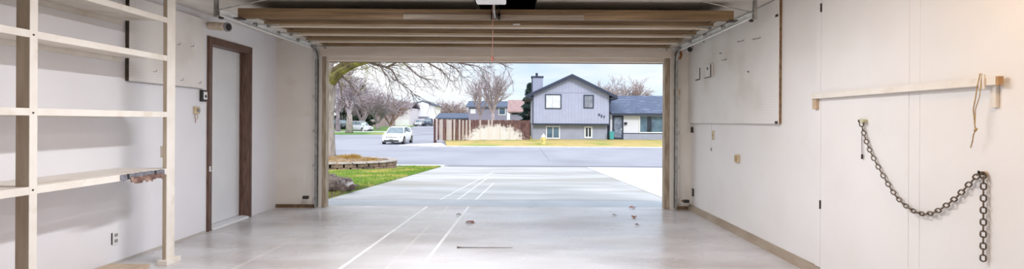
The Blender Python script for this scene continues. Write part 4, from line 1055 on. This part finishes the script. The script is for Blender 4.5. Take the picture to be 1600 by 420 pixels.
new('end_post', B(-.16, -.01, -.05, .1, -.3, 1.9), mat('fence_post_redbrown', srgb(96, 58, 56), .8, srgb(70, 42, 44), 5), t)
# things behind the fence
def simple_house(name, label, px0, px1, Y, ytop_eave, ytop_ridge, zb, wall, roof, D=8, ridge='x', over=.4):
    t = thing(name, label, 'house', ((((px0 + px1) / 2) - CX) * Y / F, Y, zb))
    hw = (px1 - px0) * Y / F / 2; cx = (px0 + px1) / 2
    ze = at(cx, ytop_eave, Y).z - zb; zr = at(cx, ytop_ridge, Y + (D / 2 if ridge == 'x' else 0)).z - zb
    if ridge == 'x':
        new('wall', B(-hw, hw, 0, D, -.3, ze), wall, t)
        new('roof', Pm([(-over, ze - .05), (D / 2, zr), (D + over, ze - .05), (D + over, ze + .12), (D / 2, zr + .18), (-over, ze + .12)], 0, -hw - over, hw + over), roof, t)
    else:
        new('wall', Pm([(-hw, -.3), (hw, -.3), (hw, ze), (0, zr - .2), (-hw, ze)], 1, 0, D), wall, t)
        new('roof', Pm([(-hw - over, ze - .2), (0, zr), (hw + over, ze - .2), (hw + over, ze + .0), (0, zr + .2), (-hw - over, ze + .0)], 1, -over, D + over), roof, t)
    def win(a, b_, c, d_, fm=WTRIM, gm=GLASSD):
        X0, X1 = (a - cx) * Y / F, (b_ - cx) * Y / F; Z1, Z0 = at(cx, c, Y).z - zb, at(cx, d_, Y).z - zb; f = .1
        w = new('window', Bs((X0, X1, -.05, -.001, Z0, Z0 + f), (X0, X1, -.05, -.001, Z1 - f, Z1), (X0, X0 + f, -.05, -.001, Z0 + f, Z1 - f), (X1 - f, X1, -.05, -.001, Z0 + f, Z1 - f)), fm, t)
        new('pane', B(X0 + f, X1 - f, -.03, -.002, Z0 + f, Z1 - f), gm, w)
    return t, win
ROOFN = mat('slate_blue_roof', srgb(92, 104, 128), .8, srgb(72, 84, 108), 3)
ROOFB = mat('brown_roof', srgb(172, 146, 146), .85, srgb(150, 124, 124), 3)
WHH = mat('white_house_paint', srgb(238, 238, 240), .7, srgb(228, 228, 232), 1)
GRYH = mat('grey_house_wall', srgb(140, 140, 162), .8)
t, win = simple_house('neighbour_house', 'dark roofed two storey house behind the fence and bare tree', 732, 790, 82, 168, 160, 0, GRYH, ROOFN, 8)
win(735, 743, 171, 178, WTRIM, GLASSB); win(779, 790, 168, 180, WTRIM, GLASSG)
t, win = simple_house('neighbour_house', 'low brown roofed house beside the grey gabled house', 797, 832, 70, 175, 158, -.1, GRYH, ROOFB, 7)
win(800, 818, 176.5, 179, TRIMD, GLASSD); win(819, 825, 175.5, 179.5, WTRIM, GLASSB)
t, win = simple_house('neighbour_house', 'long low blue roofed house over the left of the fence', 684, 760, 93, 186, 179, 0, GRYH, ROOFN, 9)
win(700, 712, 187, 191)
# far white house with a driveway and two cars
t, win = simple_house('white_house', 'white two storey house with arched gable at the street end', 642, 679, 122, 166, 160, .2, WHH, ROOFN, 9, 'y', .5)
win(652, 664, 172, 178, WTRIM, GLASSD)
Y = 122; cx = 660.5
arc = [(-1.6, 2.2), (1.6, 2.2)] + [(1.6 * math.cos(a * PI / 10), 4.9 + 1.1 * math.sin(a * PI / 10)) for a in range(11)]
new('arched_gable', Pm(arc, 1, -.35, -.1), WHH, t)
new('eave_trim', B(-3.4, 3.4, -.55, -.4, 4.0, 4.15), ROOFN, t) if False else None
new('balcony_band', B(-1.5, 1.5, -.5, -.36, 2.0, 2.2), GRYH, t)
for sx in (-1.35, 1.35): new('garage_panel', B(sx - 1.15, sx + 1.15, -.05, -.002, .0, 1.7), mat('garage_panel_white', srgb(222, 222, 228), .6), t)
t, win = simple_house('neighbour_house', 'pale wide house with brown grey roof left of the white house', 604, 641, 112, 170.5, 163, .1, mat('pale_pink_wall', srgb(220, 212, 216), .7), mat('taupe_roof', srgb(132, 122, 132), .8), 9)
win(620, 630, 173, 180, WTRIM, GLASSG); win(606, 612, 176, 182, WTRIM, GLASSD)
new('garage_panel', B(-.6, 2.3, -.05, -.002, .0, 1.5), WHH, t)
t, win = simple_house('neighbour_house', 'low pinkish house behind the left bare trees', 560, 602, 104, 180, 172, 0, mat('rose_wall', srgb(170, 148, 152), .8), mat('mauve_roof', srgb(126, 112, 124), .8), 8)
win(572, 586, 184, 190)

# =================================================================== HYDRANT, FAR SHRUBS
q = at(849.5, 229, 39.6)
t = thing('fire_hydrant', 'pale yellow fire hydrant with white top on the far lawn', 'fire hydrant', (q.x, 39.6, zf2(q.x, 39.6)))
YEL = mat('hydrant_yellow', srgb(232, 216, 150), .5, srgb(216, 196, 120), 10)
new('barrel', T([(0, 0, 0), (0, 0, .05), (0, 0, .051), (0, 0, .55)], [.2, .2, .15, .14], 16), YEL, t)
new('bonnet', T([(0, 0, .551), (0, 0, .6), (0, 0, .72), (0, 0, .78), (0, 0, .86)], [.18, .18, .12, .05, .04], 16), PLW, t)
for s in (-1, 1): new('side_nozzle', T([(s * .13, 0, .42), (s * .24, 0, .42)], .06, 12), YEL, t)
new('front_nozzle', T([(0, -.13, .38), (0, -.25, .38)], .08, 12), YEL, t)

# =================================================================== CARS
def car(label, x, y, rz, body, s=1.0, suv=False, z=None, detail=True, cat='car', name='hatchback_car'):
    t = thing(name, label, cat, (x, y, gz(x, y) if z is None else z), rz); t.scale = (s, s, s)
    W = .895; Hh = 1.46 if not suv else 1.72; belt = .92 if not suv else 1.05
    # stations: x forward (local -y is the nose); (y, halfwidth, z_low, z_shoulder, z_top)
    S = [(-2.12, .60, .30, .52, .60), (-2.08, .72, .22, .60, .68), (-1.95, .83, .19, .70, .76), (-1.6, .88, .18, .80, .86), (-1.1, W, .18, belt - .06, belt - .02), (-.7, W, .18, belt - .02, belt + .02),
         (0, W, .18, belt, belt + .02), (1.0, W, .18, belt + .02, belt + .04), (1.7, W - .02, .20, belt + .02, belt + .05), (1.98, .83, .26, belt, belt + .04), (2.10, .76, .34, belt - .1, belt - .04)]
    bm = bmesh.new(); rings = []
    for (y_, w, zl, zs, ztp) in S:
        pr = [(0, zl), (w * .82, zl), (w * .97, zl + .08), (w, (zl + zs) / 2), (w * .985, zs - .04), (w * .93, zs + .02), (w * .8, ztp), (0, ztp + .02)]
        full = pr + [(-a, b_) for a, b_ in pr[-2:0:-1]]
        rings.append([bm.verts.new((a, y_, b_)) for a, b_ in full])
    n = len(rings[0])
    for a, b_ in zip(rings, rings[1:]):
        for k in range(n): bm.faces.new([a[k], a[(k + 1) % n], b_[(k + 1) % n], b_[k]])
    bm.faces.new(rings[0]); bm.faces.new(rings[-1][::-1])
    o = new('body', bm, body, t, smooth=True, bevel=0)
    # greenhouse
    def loft(secs):
        bm = bmesh.new(); rs = []
        for (y_, w0, z0, w1, z1) in secs: rs.append([bm.verts.new(p) for p in ((-w0, y_, z0), (w0, y_, z0), (w1, y_ , z1), (-w1, y_, z1))])
        for a, b_ in zip(rs, rs[1:]):
            for k in range(4): bm.faces.new([a[k], a[(k + 1) % 4], b_[(k + 1) % 4], b_[k]])
        bm.faces.new(rs[0]); bm.faces.new(rs[-1][::-1]); return bm
    G_ = GLASSC
    bt = belt; rt_ = Hh - .05
    new('windows', loft([(-1.12, .70, bt - .02, .70, bt + .0), (-.35, .78, bt, .60, rt_ - .02), (.2, .79, bt, .62, rt_), (1.45, .76, bt, .60, rt_ - .03), (1.98, .66, bt, .62, bt + .05)]), G_, t)
    new('roof', loft([(-.42, .60, rt_ - .05, .54, rt_ - .02), (-.2, .635, rt_ - .03, .56, rt_ + .035), (.4, .65, rt_ - .02, .58, rt_ + .05), (1.2, .64, rt_ - .04, .56, rt_ + .03), (1.58, .62, rt_ - .08, .52, rt_ - .02)]), body, t, bevel=.015)
    for s_ in (-1, 1):
        new('front_pillar', T([(s_ * .74, -1.08, bt), (s_ * .62, -.38, rt_ - .02)], .032, 6), body, t)
        new('rear_pillar', T([(s_ * .74, 1.75, bt), (s_ * .62, 1.40, rt_ - .04)], .10, 6), body, t)
        new('middle_pillar', T([(s_ * .80, .28, bt), (s_ * .64, .30, rt_ - .02)], .03, 6), PLD, t)
        new('door_mirror', Bs((min(s_ * .86, s_ * 1.03), max(s_ * .86, s_ * 1.03), -.72, -.60, bt - .0, bt + .12)), body, t, bevel=.025)
        new('headlight', Bs((min(s_ * .50, s_ * .80), max(s_ * .50, s_ * .80), -2.07, -1.93, .58, .70)), LAMPC, t, bevel=.02)
        new('tail_light', Bs((min(s_ * .56, s_ * .80), max(s_ * .56, s_ * .80), 1.95, 2.09, .72, .88)), mat('tail_red', srgb(150, 40, 40), .3), t, bevel=.02)
        for yy in (-1.30, 1.30):
            new('wheel_arch', T([(s_ * .87, yy, .33), (s_ * .897, yy, .33)], .37, 24), PLD, t)
            wl = new('wheel', T([(s_ * .72, yy, .315), (s_ * .89, yy, .315), (s_ * .91, yy, .315)], [.315, .315, .29], 24), mat('tyre', srgb(34, 34, 36), .8), t)
            new('rim', T([(s_ * .9105, yy, .315), (s_ * .92, yy, .315)], [.21, .19], 10), STEEL, wl)
    new('grille', Bs((-.49, .49, -2.135, -2.05, .585, .635)), PLD, t, bevel=.01)
    new('lower_intake', Bs((-.62, .62, -2.15, -2.0, .23, .36)), PLD, t, bevel=.02)
    new('badge', T([(0, -2.1355, .61), (0, -2.145, .61)], .055, 14), STEEL, t)
    new('front_plate', B(-.16, .16, -2.165, -2.151, .37, .45), PLG, t)
    return t
GLASSC = mat('car_glass', srgb(120, 140, 150), .06, srgb(90, 108, 120), 2, spec=1.0)
LAMPC = mat('headlight_glass', srgb(190, 200, 206), .1)
WHC = mat('white_car_paint', srgb(246, 247, 248), .2, srgb(240, 242, 244), 2, spec=.7)
DKC = mat('navy_car_paint', srgb(44, 58, 84), .3, srgb(34, 46, 68), 2)
SVC = mat('silver_car_paint', srgb(214, 216, 224), .3)
BLC = mat('black_truck_paint', srgb(38, 42, 52), .3)
car('white hatchback driving toward the garage on the street', X_at(622, 41.8), 41.8, -.02, WHC, .97)
car('pale silver car parked on the far white house driveway', X_at(655, 117), 117, .05, SVC, 1.0)
car('dark blue suv parked next to silver car at far house', X_at(669.5, 117), 117, .05, DKC, 1.05, suv=True, name='parked_suv')
car('white and blue vehicle parked behind the pale tree trunk', X_at(560, 76), 77, 1.1, SVC, .95, suv=True, name='parked_van', cat='van')
car('dark pickup sized vehicle parked at the far left', X_at(527, 84), 85.5, .9, BLC, 1.05, suv=True, name='parked_suv')
# white round shrub / mailbox near the verge
q = at(570, 204, 72)
t = thing('mailbox', 'white mailbox on a post beside the parked van', 'mailbox', (q.x, 71.5, gz(0, 71.5) + .12))
new('post', B(-.06, .06, -.06, .06, 0, .95), WTRIM, t); new('box', Pm([(-.25, .951), (.25, .951), (.25, 1.25), (.15, 1.4), (-.15, 1.4), (-.25, 1.25)], 1, -.3, .3), WTRIM, t)

for o in list(C.objects):
    if o.parent is None and 'label' in o:
        n = o.name.split('.')[0]
        g = {'bare_tree': 'bare winter trees across the street', 'evergreen_tree': 'evergreens across the street', 'neighbour_house': 'houses in the background',
             'dry_plant': 'dry plants in the planter', 'landscape_rock': 'rocks at the lawn edge', 'dry_leaf': 'leaves and scraps on the garage floor',
             'door_track': 'overhead door tracks', 'photo_sensor': 'safety sensors of the overhead door', 'parked_suv': 'parked vehicles in the distance'}.get(n)
        if g: o['group'] = g

# =================================================================== WORLD + SUN
w = bpy.data.worlds.new('overcast_sky'); bpy.context.scene.world = w; w.use_nodes = True
nt = w.node_tree; N = nt.nodes; L = nt.links; bg = N['Background']
tc = N.new('ShaderNodeTexCoord'); sp = N.new('ShaderNodeSeparateXYZ'); L.new(tc.outputs['Generated'], sp.inputs[0])
gr = N.new('ShaderNodeValToRGB'); e = gr.color_ramp.elements
e[0].position = 0; e[0].color = (.80, .87, .94, 1); e[1].position = 1; e[1].color = (.9, .97, 1.05, 1)
for p_, c_ in ((.04, (.66, .82, .96, 1)), (.14, (.42, .63, .92, 1)), (.35, (.70, .84, 1.0, 1))):
    x = e.new(p_); x.color = c_
L.new(sp.outputs[2], gr.inputs['Fac'])
mp = N.new('ShaderNodeMapping'); mp.inputs['Scale'].default_value = (1.6, 1.6, 7); mp.inputs['Location'].default_value = (.35, 0, .2); L.new(tc.outputs['Generated'], mp.inputs['Vector'])
ns = N.new('ShaderNodeTexNoise'); ns.inputs['Scale'].default_value = 2.1; ns.inputs['Detail'].default_value = 7; L.new(mp.outputs['Vector'], ns.inputs['Vector'])
cr = N.new('ShaderNodeValToRGB'); cr.color_ramp.elements[0].position = .44; cr.color_ramp.elements[1].position = .70; L.new(ns.outputs['Fac'], cr.inputs['Fac'])
# more cloud to the left (west) of the view
ml = N.new('ShaderNodeMapRange'); ml.inputs['From Min'].default_value = .12; ml.inputs['From Max'].default_value = -.2; ml.inputs['To Min'].default_value = 0; ml.inputs['To Max'].default_value = .5
L.new(sp.outputs[0], ml.inputs['Value'])
ad = N.new('ShaderNodeMath'); ad.operation = 'ADD'; ad.use_clamp = True; L.new(cr.outputs['Color'], ad.inputs[0]); L.new(ml.outputs['Result'], ad.inputs[1])
mx = N.new('ShaderNodeMix'); mx.data_type = 'RGBA'; L.new(ad.outputs[0], mx.inputs['Factor']); L.new(gr.outputs['Color'], mx.inputs['A']); mx.inputs['B'].default_value = (.93, .95, .98, 1)
L.new(mx.outputs['Result'], bg.inputs['Color'])
st = N.new('ShaderNodeMapRange'); st.inputs['From Min'].default_value = .15; st.inputs['From Max'].default_value = .8; st.inputs['To Min'].default_value = 1.0; st.inputs['To Max'].default_value = 1.7
L.new(sp.outputs[2], st.inputs['Value']); L.new(st.outputs['Result'], bg.inputs['Strength'])
light('sun', 'SUN', (0, 0, 30), 1.75, (1, .97, .93), math.radians(14), rot=(math.radians(57), 0, math.radians(25)))

# =================================================================== CAMERA
cam = bpy.data.cameras.new('camera'); co = bpy.data.objects.new('camera', cam); C.objects.link(co)
cam.sensor_width = 36; cam.sensor_fit = 'HORIZONTAL'; cam.lens = F / 1600 * 36; cam.clip_end = 1000; cam.clip_start = .05
cam.shift_x = -(CX - 800) / 1600; cam.shift_y = -(210 - CY) / 1600
co.location = (0, 0, EYE)
co.matrix_world = Matrix.Translation((0, 0, EYE)) @ Matrix.Rotation(PI / 2, 4, 'X') @ Matrix.Rotation(ROLL, 4, 'Z')
bpy.context.scene.camera = co
sc = bpy.context.scene
sc.view_settings.view_transform = 'Standard'; sc.view_settings.look = 'None'; sc.view_settings.gamma = 1; sc.view_settings.use_curve_mapping = False
sc.view_settings.exposure = 0.18
